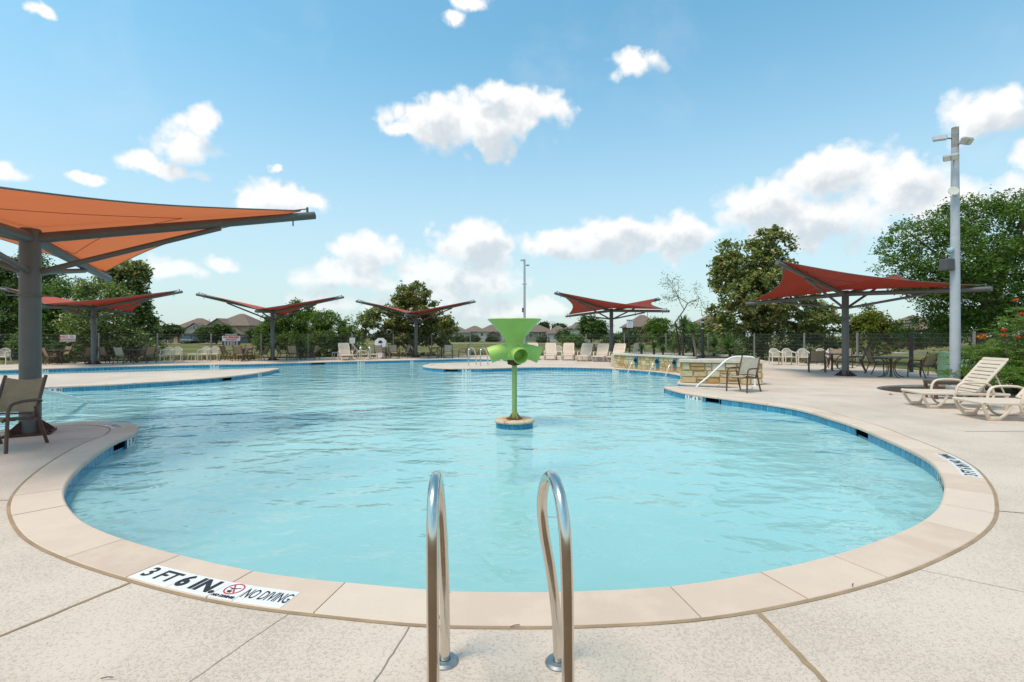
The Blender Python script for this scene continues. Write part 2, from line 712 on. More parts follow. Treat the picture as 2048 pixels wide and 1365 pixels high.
OUT += [(-27.0, 20.9), (-28.4, 19.6), (-27.4, 18.3), (-24.0, 18.3), (-19.5, 18.95)]
OUT += [g(*p) for p in [(109, 748.4), (273, 744.6), (410, 741.2), (490, 739.0)]]
OUT += [(-11.15, 23.0), (-10.65, 22.85), (-10.6, 22.3)]
OUT += [g(*p) for p in [(533, 743), (492, 749), (437, 754.8), (369, 760), (273, 766), (219, 769), (109, 773.3), (0, 776.6)]]
OUT += [(-17.2, 13.7), (-18.6, 12.6), (-18.9, 10.8), (-17.6, 9.1), (-14.5, 8.25), (-11.0, 7.95)]
OUT += [g(*p) for p in [(0, 860.5), (82, 851), (144, 845.6), (205, 843.6), (250, 846.5)]]
OUT += [g(*p) for p in [(273, 853), (271, 862), (264, 868.5), (226, 884.6), (191, 906), (152, 938), (129, 967), (122, 990), (133, 1016.7), (171, 1051), (253, 1084), (369, 1116),
                        (478, 1140.5), (581, 1157), (700, 1169.5), (885, 1185)]]
DENSE = catmull([(p[0], p[1], 0) for p in OUT], 10, closed=True)
DP = np.array([(p.x, p.y) for p in DENSE])
SEG = np.linalg.norm(np.roll(DP, -1, 0) - DP, axis=1)
CUM = np.concatenate([[0], np.cumsum(SEG)])
LEN = CUM[-1]


def at(s):
    s = np.asarray(s, float) % LEN
    i = np.clip(np.searchsorted(CUM, s, 'right') - 1, 0, len(DP) - 1)
    t = (s - CUM[i]) / np.maximum(SEG[i], 1e-9)
    return DP[i] + (DP[(i + 1) % len(DP)] - DP[i]) * np.asarray(t)[..., None]


def tan(s, e=0.06):
    d = at(np.asarray(s) + e) - at(np.asarray(s) - e)
    return d / np.linalg.norm(d, axis=-1, keepdims=True)


def inward(s, e=0.12):
    t = tan(s, e)
    return np.stack([-t[..., 1], t[..., 0]], -1)


def s_near(p):
    k = int(np.argmin(np.hypot(DP[:, 0] - p[0], DP[:, 1] - p[1])))
    return CUM[k]


def offset_loop(off, step=0.12, mind=None):
    n = int(LEN / step)
    s = np.arange(n) * LEN / n
    P = at(s) - inward(s, 0.2) * off
    keep = []
    for p in P:
        if np.hypot(DP[:, 0] - p[0], DP[:, 1] - p[1]).min() > off * 0.93:
            keep.append(p)
    return np.array(keep)


def inside(poly, x, y):
    poly = np.asarray(poly)
    x0, y0 = poly[:, 0], poly[:, 1]
    x1, y1 = np.roll(x0, -1), np.roll(y0, -1)
    c = ((y0 > y) != (y1 > y)) & (x < (x1 - x0) * (y - y0) / (y1 - y0 + 1e-12) + x0)
    return bool(c.sum() % 2)


def cdt_sheet(loops, keep, z):
    pts, edges = [], []
    for lp in loops:
        b = len(pts)
        pts += [Vector((p[0], p[1])) for p in lp]
        edges += [(b + i, b + (i + 1) % len(lp)) for i in range(len(lp))]
    v, e, f, *_ = delaunay_2d_cdt(pts, edges, [], 0, 1e-5)
    out = []
    for t in f:
        cx = sum(v[i].x for i in t) / len(t)
        cy = sum(v[i].y for i in t) / len(t)
        if keep(cx, cy):
            out.append(tuple(t))
    mb = MB()
    mb.add([(p.x, p.y, z) for p in v], out)
    return mb


def up_faces(me):
    bm = bmesh.new()
    bm.from_mesh(me)
    for f in bm.faces:
        if f.normal.z < 0:
            f.normal_flip()
    bm.to_mesh(me)
    bm.free()
    return me


COP_W = 0.335
DECK_EDGE = [(17.6, -6), (17.6, 15), (17.5, 20.8), (17.52, 24.84), (16.66, 27.87), (15.2, 31.01), (13.23, 33.44), (10.87, 35.16), (5.63, 37.19), (0.0, 38.8), (-3.28, 38.7), (-6.04, 37.59), (-8.71, 36.48), (-11.27, 35.26), (-13.94, 34.03), (-16.4, 32.7), (-18.76, 31.47), (-21.22, 30.24), (-23.47, 28.7), (-28.67, 25.5), (-36, 19.5), (-40, 10), (-40, -6)]
hole = offset_loop(COP_W + 0.018)
MUL_C, MUL_R = (12.55, 13.55), (2.35, 1.75)
mulch_loop = [(MUL_C[0] + MUL_R[0] * math.cos(a), MUL_C[1] + MUL_R[1] * math.sin(a)) for a in np.arange(0, 2 * PI, PI / 24)]
out_poly = DP


def on_deck(x, y):
    if not inside(DECK_EDGE, x, y) or inside(out_poly, x, y) or inside(mulch_loop, x, y):
        return False
    return np.hypot(DP[:, 0] - x, DP[:, 1] - y).min() > COP_W + 0.012


deck_mb = cdt_sheet([DECK_EDGE, hole, mulch_loop], on_deck, 0.0)
deck_me = up_faces(deck_mb.mesh('pool_deck', M['deck']))
deck = tag(link('pool_deck', deck_me), kind='structure')

gr_outer = [(-900, -300), (900, -300), (900, 1500), (-900, 1500)]
gr_in = [(x * 0.995, y - 0.05) for x, y in DECK_EDGE]
gmb = cdt_sheet([gr_outer, gr_in], lambda x, y: not inside(gr_in, x, y), -0.09)
tag(link('grass_ground', up_faces(gmb.mesh('grass_ground', M['grass']))), kind='structure')
# mulch ring, a little sunk, with its cut concrete edge
mm = MB()
mr, mc = [], 26
for i in range(mc):
    row = []
    for j in range(mc):
        x, y = 2 * i / (mc - 1) - 1, 2 * j / (mc - 1) - 1
        k = max(abs(x), abs(y)) / max(math.hypot(x, y), 1e-6)
        row.append((MUL_C[0] + x * k * MUL_R[0] * .995, MUL_C[1] + y * k * MUL_R[1] * .995, -0.055 + rng.uniform(-.02, .02) + 0.03 * (1 - math.hypot(x, y) / 1.4)))
    mr.append(row)
mm.sheet(mr)
tag(link('mulch_bed', up_faces(mm.mesh('mulch_bed', M['mulch']))), kind='structure')
rim = MB()
for (x0, y0), (x1, y1) in zip(mulch_loop, mulch_loop[1:] + mulch_loop[:1]):
    rim.add([(x0, y0, 0), (x1, y1, 0), (x1, y1, -.12), (x0, y0, -.12)], [(0, 1, 2, 3)])
rim.build('cut_edge', M['concrete'], deck)

# sealant bead along the coping
nb = int(LEN / 0.1)
ss = np.arange(nb) * LEN / nb
A_ = at(ss) - inward(ss, .2) * (COP_W - 0.004)
B_ = at(ss) - inward(ss, .2) * (COP_W + 0.022)
sb = MB()
sb.add([(p[0], p[1], 0.0035) for p in A_] + [(p[0], p[1], 0.0035) for p in B_], [(i, (i + 1) % nb, nb + (i + 1) % nb, nb + i) for i in range(nb)])
so = link('sealant_joint', up_faces(sb.mesh('sealant_joint', M['sealant'])), deck)


def joint(a, b, wd, mat, z=0.0030, seg=14, wob=0.004):
    a, b = Vector((*a, 0)), Vector((*b, 0))
    t = (b - a).normalized()
    nrm = Vector((-t.y, t.x, 0))
    L, Rr = [], []
    for i in range(seg + 1):
        p = a.lerp(b, i / seg) + nrm * rng.uniform(-wob, wob)
        k = wd / 2 * rng.uniform(.85, 1.15)
        L.append((p.x + nrm.x * k, p.y + nrm.y * k, z))
        Rr.append((p.x - nrm.x * k, p.y - nrm.y * k, z))
    jb = MB().sheet([L, Rr])
    link('expansion_joint', up_faces(jb.mesh('expansion_joint', mat)), deck)


joint(g(268, 1163), g(-330, 1410), 0.020, M['sealant'])
joint(g(1513, 1222), g(1760, 1480), 0.030, M['sealant'])
joint(g(1990, 1022), g(2500, 1066), 0.016, M['sealant'])
joint(g(22, 1001), g(-500, 1012), 0.012, M['sealant'])
joint(g(820, 1252), g(700, 1440), 0.006, M['crack'])
joint(g(1930, 863.5), g(2300, 863), 0.016, M['sealant'])
joint(g(580, 1226), g(300, 1420), 0.0035, M['crack'])
joint(g(1700, 1110), g(2300, 1240), 0.0035, M['crack'])
joint((-13.0, 22.6), (-18.2, 15.9), 0.02, M['crack'])
joint((7.6, 17.6), (16.5, 16.0), 0.016, M['crack'])
joint((9.9, 8.2), (17.0, 12.4), 0.012, M['crack'])

# ------------------------------------------------------------------ pool shell, water, coping, tiles
SKIM = [(g(250, 878), .42), (g(1728, 856), .48), (g(452, 753), .50), (g(905, 737), .62), (g(1425, 793.5), .42), (g(632, 724.5), .75)]
skim_s = [(s_near(p), w_ / 2) for p, w_ in SKIM]


def in_skim(s):
    return any(abs((s - c + LEN / 2) % LEN - LEN / 2) < h for c, h in skim_s)


WATER_Z, FLOOR_Z, BAND_T, BAND_B = -0.172, -1.15, -0.047, -0.197
pool = setting('pool_basin')
fl = cdt_sheet([[tuple(p) for p in DP]], lambda x, y: inside(DP, x, y), FLOOR_Z)
link('pool_floor', up_faces(fl.mesh('pool_floor', M['plaster'])), pool)
wl = MB()
wt = MB()
nn_ = int(LEN / 0.1524)
st_ = LEN / nn_
for i in range(nn_):
    s0, s1 = i * st_, (i + 1) * st_
    p0, p1 = at(s0), at(s1)
    wl.add([(p0[0], p0[1], FLOOR_Z), (p1[0], p1[1], FLOOR_Z), (p1[0], p1[1], -.197), (p0[0], p0[1], -.197)], [(0, 1, 2, 3)])
    if not in_skim((s0 + s1) / 2):
        wt.add([(p0[0], p0[1], -.197), (p1[0], p1[1], -.197), (p1[0], p1[1], -0.003), (p0[0], p0[1], -0.003)], [(0, 1, 2, 3)])
wl.build('pool_wall', M['plaster'], pool)
wt.build('grout_bed', M['grout'], pool)
wmb = cdt_sheet([[tuple(p) for p in DP]], lambda x, y: inside(DP, x, y), WATER_Z)
tag(link('pool_water', up_faces(wmb.mesh('pool_water', M['water']))), kind='structure')

# waterline tiles: the 300 that show largest are parts, the rest one part of kind stuff
band = setting('waterline_band')
tile_me = MB().rbox(-st_ / 2 + .004, st_ / 2 - .004, -.004, .007, -.0725, .0725, .003).mesh('waterline_tile', M['tile'])
cands = []
for i in range(nn_):
    sc = (i + .5) * st_
    if in_skim(sc):
        continue
    p, t, nv_ = at(sc), tan(sc), inward(sc)
    d = max(p[1], .5)
    u = 1024 + 1000 * p[0] / d
    to = np.array([0 - p[0], 0 - p[1]])
    face = float(np.dot(nv_, to) / np.linalg.norm(to))
    score = face / (np.hypot(*p) ** 2) if (face > 0 and -30 < u < 2078 and p[1] > 1) else -1
    cands.append((score, i, p, t))
cands.sort(key=lambda c: -c[0])
rest = MB()
for k, (sc_, i, p, t) in enumerate(cands):
    ang = math.atan2(t[1], t[0])
    zc = (BAND_T + BAND_B) / 2
    if sc_ > 0 and k < 298:
        o = link('waterline_tile', tile_me, band, (p[0], p[1], zc), ang)
    else:
        Mx = Matrix.Translation((p[0], p[1], zc)) @ Matrix.Rotation(ang, 4, 'Z')
        rest.box(-st_ / 2 + .004, st_ / 2 - .004, -.004, .007, -.0725, .0725, Mx)
tag(rest.build('smaller_tiles', M['tile'], band), kind='stuff')

# coping stones
cop = setting('pool_coping')
s_first = s_near(g(905, 1186.5))
ns_ = int(round(LEN / 0.655))
sl_ = LEN / ns_
for i in range(ns_):
    a, b = s_first + i * sl_ + .0035, s_first + (i + 1) * sl_ - .0035
    s_ = np.linspace(a, b, 6)
    P, N = at(s_), inward(s_, .2)
    dz = rng.uniform(-.0015, .0015)
    prof = [(-.022, -.044), (-.022, -.016), (-.016, -.002), (-.004, .007), (COP_W - .008, .007), (COP_W - .002, .001), (COP_W - .002, -.05), (0.01, -.05)]
    mb = MB()
    vs = []
    for k in range(6):
        for (o_, z_) in prof:
            vs.append((P[k][0] - N[k][0] * o_, P[k][1] - N[k][1] * o_, z_ + dz))
    m_ = len(prof)
    fs = [(k * m_ + j, k * m_ + (j + 1) % m_, (k + 1) * m_ + (j + 1) % m_, (k + 1) * m_ + j) for k in range(5) for j in range(m_)]
    fs += [tuple(range(m_)), tuple(5 * m_ + j for j in reversed(range(m_)))]
    mb.add(vs, fs)
    mb.build('coping_stone', M['coping'], cop)
# mortar under the joints
A_ = at(ss) - inward(ss, .2) * (-.012)
B_ = at(ss) - inward(ss, .2) * (COP_W)
mo = MB()
mo.add([(p[0], p[1], -.004) for p in A_] + [(p[0], p[1], -.004) for p in B_], [(i, (i + 1) % nb, nb + (i + 1) % nb, nb + i) for i in range(nb)])
M['mortar'] = simple('tan_mortar', (0.33, 0.21, 0.11), 0.9, var=0.2)
link('joint_mortar', up_faces(mo.mesh('joint_mortar', M['mortar'])), cop)

# skimmer mouths, recessed boxes in the tile band
for j, ((p, w_), (sc, hw)) in enumerate(zip(SKIM, skim_s)):
    q_, t, nv_ = at(sc), tan(sc, .15), inward(sc, .2)
    lab = ['dark skimmer mouth under the rim of the deck that carries the orange umbrella', 'dark skimmer mouth in the blue tiles below the two cream loungers',
           'dark skimmer mouth beneath the edge of the long pale deck island', 'dark skimmer mouth left of the 5 FT tiles under the far tongue of deck',
           'dark skimmer mouth right of the 3 FT 6 IN tiles below the lone sling chair', 'dark skimmer mouth in the far pool edge near the lounger with a side table'][j]
    t_ = thing('skimmer_mouth', lab, 'skimmer', (q_[0], q_[1], -.12), math.degrees(math.atan2(t[1], t[0])), 'skimmers in the waterline')
    b = MB()
    x, zt, zb, dp = hw + .06, .073, -.077, -.30
    b.add([(-x, 0, zb), (x, 0, zb), (x, dp, zb), (-x, dp, zb), (-x, 0, zt), (x, 0, zt), (x, dp, zt), (-x, dp, zt)],
          [(0, 1, 2, 3), (4, 5, 6, 7), (0, 3, 7, 4), (1, 2, 6, 5), (2, 3, 7, 6)])
    b.build('throat', M['void'], t_)
    f_ = MB()
    hw2 = hw
    f_.box(-hw2 - .0, -hw2 + .012, -.01, .006, zb, zt).box(hw2 - .012, hw2, -.01, .006, zb, zt).box(-hw2 + .012, hw2 - .012, -.01, .006, zb, zb + .01)
    f_.build('face_plate', M['tile'], t_)
    MB().rbox(-hw2 + .015, hw2 - .015, -.03, -.02, zb + .01, -.03, .003).build('weir_flap', M['tile'], t_)

# entry steps under water by the orange umbrella: treads with dark tile noses
st = setting('entry_steps')
for k, (off, z0) in enumerate([(0.0, -.42), (0.5, -.66)]):
    P0 = [(-16.5, 9.0 + off * 1.1), (-12.5, 8.3 + off * 1.25), (-9.3, 8.45 + off * 1.6), (-8.2, 8.6 + off * 1.5), (-7.55, 8.45 + off * .9), (-7.3, 8.2)]
    C = [(p.x, p.y) for p in catmull([(x, y, 0) for x, y in P0], 6)]
    poly = C + [(-8.2, 8.0), (-11, 8.0), (-14.5, 8.3), (-16.8, 8.6)]
    MB().prism(poly, FLOOR_Z + .01, z0).build('step', M['plaster'], st)
    a = [(x, y, z0 + .004) for x, y in C]
    b = [(x, y - .06, z0 + .004) for x, y in C]
    link('nosing', up_faces(MB().sheet([a, b]).mesh('nosing', M['dark_tile'])), st)


# ------------------------------------------------------------------ depth markings
def no_dive_sign(parent, Mx, r):
    ring = MB().lathe([(r * .86, 0), (r, 0), (r, .001), (r * .86, .001)], 28, close=True)
    ring.v = [tuple(Mx @ Vector(p)) for p in ring.v]
    ring.build('ban_ring', M['red_ink'], parent)
    bar = MB().box(-r * .9, r * .9, -r * .075, r * .075, .0, .0008, Mx @ Matrix.Rotation(R(-52), 4, 'Z'))
    bar.build('ban_bar', M['red_ink'], parent)
    fig = MB()
    fig.tube([(-r * .62, r * .12, .0006), (-r * .1, r * .02, .0006), (r * .3, r * .14, .0006)], r * .05, 5)
    fig.tube([(r * .3, r * .14, .0006), (r * .6, r * .28, .0006)], r * .05, 5)
    fig.tube([(-r * .1, r * .02, .0006), (-r * .3, -r * .16, .0006)], r * .045, 5)
    for k in range(4):
        y = -r * (.38 + .1 * k)
        fig.tube([(-r * (.45 - .06 * k), y, .0006), (-r * .15, y + r * .04, .0006), (r * .12, y, .0006)], r * .03, 5)
    fig.v = [tuple(Mx @ Vector((p[0], p[1], min(p[2], .0011)))) for p in fig.v]
    fig.build('diver_figure', M['black_ink'], parent)


def strip_marker(label, s_mid, items, off, depth, ink, sink=.0):
    """depth tiles laid in the coping; items = (text, width, size, bold)"""
    tot = sum(i[1] for i in items)
    t_ = thing('depth_marker', label, 'pool sign', (0, 0, 0), 0, 'depth markings on the coping')
    s = s_mid - tot / 2
    for (tx, w_, sz, bo, sx) in items:
        sc = s + w_ / 2
        p, tv, nv_ = at(sc), tan(sc, .1), inward(sc, .2)
        fac = 1 + off / 5.8 * 0
        c = (p[0] - nv_[0] * off, p[1] - nv_[1] * off, .0085)
        Mx = frame(c, (tv[0], tv[1], 0), (nv_[0], nv_[1], 0))
        k = 1.035
        til = MB().rbox(-w_ / 2 * k + .001, w_ / 2 * k - .001, -depth / 2, depth / 2, -.004, .0022, .0012, Mx)
        til = til.build('ceramic_tile', M['white_tile'], t_)
        up = Mx @ Matrix.Translation((0, 0, .0034))
        if tx == '@':
            no_dive_sign(til, up @ Matrix.Translation((0, depth * .12, 0)), depth * .34)
            text('NO DIVING', depth * .17, M['black_ink'], til, up @ Matrix.Translation((0, -depth * .36, 0)), bold=.002)
        else:
            text(tx, sz, ink, til, up, bold=bo, sx=sx)
        s += w_
    return t_


strip_marker('white strip reading 3 FT 6 IN. NO DIVING in the near coping', s_near(g(455, 1140)) + .11,
             [('3 FT', .335, .150, .003, 1.0), ('6 IN.', .305, .165, .007, .95), ('@', .165, 0, 0, 1), ('NO DIVING', .30, .135, .0004, .43)], COP_W - .098, .172, M['black_ink'])
strip_marker('worn depth strip with backward-facing 3 FT 6 IN NO DIVING by the cream loungers', s_near(g(1858, 924)),
             [('3 FT', .30, .15, .004, 1.0), ('6 IN', .28, .15, .004, .95), ('NO', .2, .14, .003, .8), ('DIVING', .33, .13, .002, .62)], COP_W - .098, .172, M['black_ink'])
strip_marker('faded depth strip curling round the tip of the deck with the orange umbrella', s_near(g(262, 849)),
             [('3 FT', .28, .15, .002, 1.0), ('6 IN', .28, .15, .002, .95)], COP_W - .098, .165, M['grey_ink'])


def wall_marker(label, s_mid, chars, ink=None, w_=.1524, sz=.115):
    t_ = thing('depth_marker', label, 'pool sign', (0, 0, 0), 0, 'depth markings at the waterline')
    n = len(chars)
    for k, ch in enumerate(chars):
        sc = s_mid + (n / 2 - .5 - k) * w_
        p, tv, nv_ = at(sc), tan(sc, .1), inward(sc, .15)
        c = (p[0] + nv_[0] * .009, p[1] + nv_[1] * .009, (BAND_T + BAND_B) / 2 + .012)
        Mx = frame(c, (-tv[0], -tv[1], 0), (0, 0, 1))
        til = MB().rbox(-w_ / 2 + .001, w_ / 2 - .001, -.06, .06, -.004, .003, .002, Mx).build('ceramic_tile', M['white_tile'], t_)
        if ch.strip():
            text(ch, sz, ink or M['black_ink'], til, Mx @ Matrix.Translation((0, .0, .0042)), bold=.004)
    return t_


wall_marker('3 FT 6 IN tiles at the waterline below the worn depth strip', s_near(g(1881, 946)), ['3', 'FT', '6', 'IN'])
wall_marker('3 FT 6 IN tiles at the waterline below the lone sling chair', s_near(g(1386, 788)), ['3', 'FT', '6', 'IN'])
wall_marker('3 FT tiles at the waterline beside the skimmer of the orange umbrella deck', s_near(g(262, 870)), ['3', 'FT'])
wall_marker('5 FT tiles under the far tongue of deck with two chrome ladder rails', s_near(g(933, 737)), ['5', 'FT'], w_=.2, sz=.14)
wall_marker('4 FT tiles at the waterline just left of the stone waterfall wall', s_near(g(1231, 737.2)), ['4', 'FT'], w_=.17, sz=.13)
wall_marker('4 FT tiles in the far pool edge below the paired white chairs', s_near(g(430, 729)), ['4', 'FT'], w_=.2, sz=.14)
wall_marker('4 FT tiles near the pointed end of the long deck island', s_near(g(520, 745)), ['4', 'FT'], w_=.16)
wall_marker('5 FT tiles in the far edge below the pair of far ladder rails', s_near(g(725, 722.3)), ['5', 'FT'], w_=.21, sz=.15)
wall_marker('small white tile in the far pool edge beneath the tree umbrella', s_near(g(820, 720)), ['5'], w_=.2)
wall_marker('3 FT 6 IN tiles on the deck island behind the sloping white handrail', s_near(g(97, 773.6)), ['3', 'FT', '6', 'IN'])
wall_marker('white depth tiles in the far channel wall right of the thick grey pole', s_near(g(80, 737.6)), ['4', 'FT'], w_=.2, sz=.14)

# unseen brown sheet, added so the steel grab rails reflect a brown tone
pt_ = setting('rail_reflection_sheet')
M['reflected_brown'] = simple('brown_for_reflection', (.15, .088, .042), .85, var=.2, scale=5, objvar=.2)
MB().box(-9, 9, -6, 1.75, .004, .012).build('reflected_sheet', M['reflected_brown'], pt_)
# ------------------------------------------------------------------ object materials
def m_fabric(name, col, trans, mixf=0.45):
    m, n = newmat(name)
    co = objco(n)
    a = n.noise(co, 2.2, 4.0, 0.6)
    wv = n.noise(co, 90.0, 2.0, 0.5)
    c = n.mix(n.lin(a, .3, .7), tuple(x * .9 for x in col), tuple(min(1, x * 1.08) for x in col))
    c = n.mix(n.smooth(wv, .45, .7, 0, .25), c, tuple(x * .6 for x in col))
    p = principled(n, c, .85, 0, bump(n, wv, .2, .002), .2)
    t = n.node('ShaderNodeBsdfTranslucent')
    t.inputs[0].default_value = c4(trans)
    mx = n.node('ShaderNodeMixShader')
    mx.inputs[0].default_value = mixf
    n.link(p, mx.inputs[1])
    n.link(t.outputs[0], mx.inputs[2])
    # knitted shade cloth: a ninth of it is open pores
    po = n.node('ShaderNodeBsdfTransparent')
    m2 = n.node('ShaderNodeMixShader')
    m2.inputs[0].default_value = .11
    n.link(mx.outputs[0], m2.inputs[1])
    n.link(po.outputs[0], m2.inputs[2])
    finish(n, m2.outputs[0])
    return m


def m_sling(name, col):
    m, n = newmat(name)
    co = objco(n)
    a = n.noise(co, 9.0, 5.0, 0.6)
    w1 = n.noise(n.vmath('MULTIPLY', co, (1, 1, 6)), 60.0, 2.0)
    oi = n.node('ShaderNodeObjectInfo')
    c = n.mix(n.lin(a, .3, .7), tuple(x * .85 for x in col), tuple(x * 1.12 for x in col))
    c = n.mix(n.smooth(w1, .45, .7, 0, .4), c, tuple(x * .6 for x in col))
    c = n.mix(1.0, c, n.ramp(oi.outputs['Random'], [(0, (.82, .82, .82)), (1, (1.18, 1.16, 1.12))]), 'MULTIPLY')
    p = principled(n, c, .8, 0, bump(n, w1, .3, .001), .25)
    t = n.node('ShaderNodeBsdfTranslucent')
    t.inputs[0].default_value = c4(tuple(min(1, x * 1.3) for x in col))
    mx = n.node('ShaderNodeMixShader')
    mx.inputs[0].default_value = .3
    n.link(p, mx.inputs[1])
    n.link(t.outputs[0], mx.inputs[2])
    finish(n, mx.outputs[0])
    return m


def m_stone():
    m, n = newmat('limestone')
    co = worldpos(n)
    oi = n.node('ShaderNodeObjectInfo')
    c = n.ramp(oi.outputs['Random'], [(0, (.56, .44, .25)), (.25, (.62, .53, .34)), (.5, (.54, .37, .17)), (.68, (.50, .29, .11)), (.85, (.60, .48, .29)), (1, (.66, .58, .42))])
    a = n.noise(co, 9.0, 6.0, .65)
    b = n.noise(co, 40.0, 4.0, .6)
    c = n.mix(n.smooth(a, .5, .72, 0, .55), c, (.42, .23, .08))
    c = n.mix(n.smooth(b, .52, .75, 0, .4), c, (.30, .25, .17))
    finish(n, principled(n, c, .85, 0, bump(n, n.math('ADD', a, n.math('MULTIPLY', b, .5)), .7, .012), .25))
    return m


M['grey_steel'] = simple('grey_painted_steel', (0.118, 0.117, 0.112), .5, var=.12, scale=3, spec=.4, dirt=(.16, .15, .135))
M['seam'] = simple('dark_seam_thread', (.16, .05, .03), .8)
M['rust'] = simple('rusty_steel', (.085, .03, .018), .85, var=.5, scale=14, bmp=.6)
M['orange_fab'] = m_fabric('orange_shade_cloth', (.60, .20, .075), (.86, .37, .17), .60)
M['red_fab'] = m_fabric('red_shade_cloth', (.68, .155, .095), (.52, .075, .045), .30)
M['dark_red_fab'] = m_fabric('deep_red_shade_cloth', (.40, .075, .045), (.46, .08, .05), .42)
M['sling'] = m_sling('tan_sling', (.40, .315, .215))
M['pale_sling'] = m_sling('pale_sling', (.46, .43, .36))
M['brown_metal'] = simple('brown_powder_coat', (.10, .05, .033), .45, var=.15, spec=.45)
M['table_top'] = simple('brown_table_top', (.115, .085, .07), .5, var=.2)
M['resin'] = simple('cream_resin', (.66, .535, .42), .5, var=.05, scale=4, dirt=(.60, .50, .40), objvar=.05)
M['white_resin'] = simple('white_resin', (.68, .60, .51), .45, var=.04, scale=4, dirt=(.62, .54, .46), objvar=.05)
M['chrome'] = simple('polished_steel', (.68, .625, .56), .16, 1.0, var=.05, scale=9)
M['dull_steel'] = simple('dull_steel', (.42, .40, .38), .38, 1.0, var=.1, scale=20)
M['white_paint'] = simple('white_paint', (.76, .76, .75), .4, var=.04)
M['galv'] = simple('galvanised_grey', (.43, .445, .48), .5, .0, var=.1, scale=2.5, dirt=(.33, .34, .36))
M['fence_metal'] = simple('galvanised_wire', (.12, .125, .12), .5, .2, var=.1)
M['fence_post'] = simple('grey_fence_post', (.25, .25, .24), .6, .2, var=.15)
M['dark_post'] = simple('dark_fence_post', (.035, .03, .028), .6)
M['black_metal'] = simple('black_metal', (.018, .019, .02), .4)
M['lamp_glass'] = simple('lamp_glass', (.62, .60, .52), .2, var=.05)
M['grey_plastic'] = simple('dark_grey_plastic', (.075, .075, .078), .55)
M['green_gel'] = simple('lime_green_fibreglass', (.40, .56, .125), .42, var=.08, scale=3, dirt=(.46, .58, .22), bmp=.15, spec=.4)
M['green_metal'] = simple('green_painted_pole', (.26, .40, .135), .45, var=.08, dirt=(.30, .36, .15))
M['stone'] = m_stone()
M['cap_stone'] = simple('pale_cap_stone', (.62, .55, .45), .8, var=.1, scale=5, bmp=.4, dirt=(.48, .39, .29))
M['wall_mortar'] = simple('wall_mortar', (.42, .32, .20), .95, var=.2, bmp=.5)
M['bronze'] = simple('dark_bronze', (.02, .045, .055), .4, .5)
M['cabinet_green'] = simple('mint_painted_steel', (.42, .62, .40), .5, var=.05, scale=2)
M['blade_paint'] = simple('dark_green_paint', (.12, .24, .12), .55)
M['blue_spout_tile'] = M['tile']
M['soil'] = simple('planter_soil', (.06, .04, .028), .95, var=.4, scale=12, bmp=.8)


def m_jet():
    m, n = newmat('falling_water')
    tr = n.node('ShaderNodeBsdfTransparent')
    tr.inputs[0].default_value = (.93, .96, .97, 1)
    gl = n.node('ShaderNodeBsdfGlossy')
    gl.inputs['Roughness'].default_value = .12
    df = n.node('ShaderNodeBsdfDiffuse')
    df.inputs[0].default_value = (.85, .88, .9, 1)
    a = n.node('ShaderNodeMixShader')
    a.inputs[0].default_value = .5
    n.link(gl.outputs[0], a.inputs[1])
    n.link(df.outputs[0], a.inputs[2])
    b = n.node('ShaderNodeMixShader')
    b.inputs[0].default_value = .6
    n.link(tr.outputs[0], b.inputs[1])
    n.link(a.outputs[0], b.inputs[2])
    finish(n, b.outputs[0])
    return m


M['jet'] = m_jet()


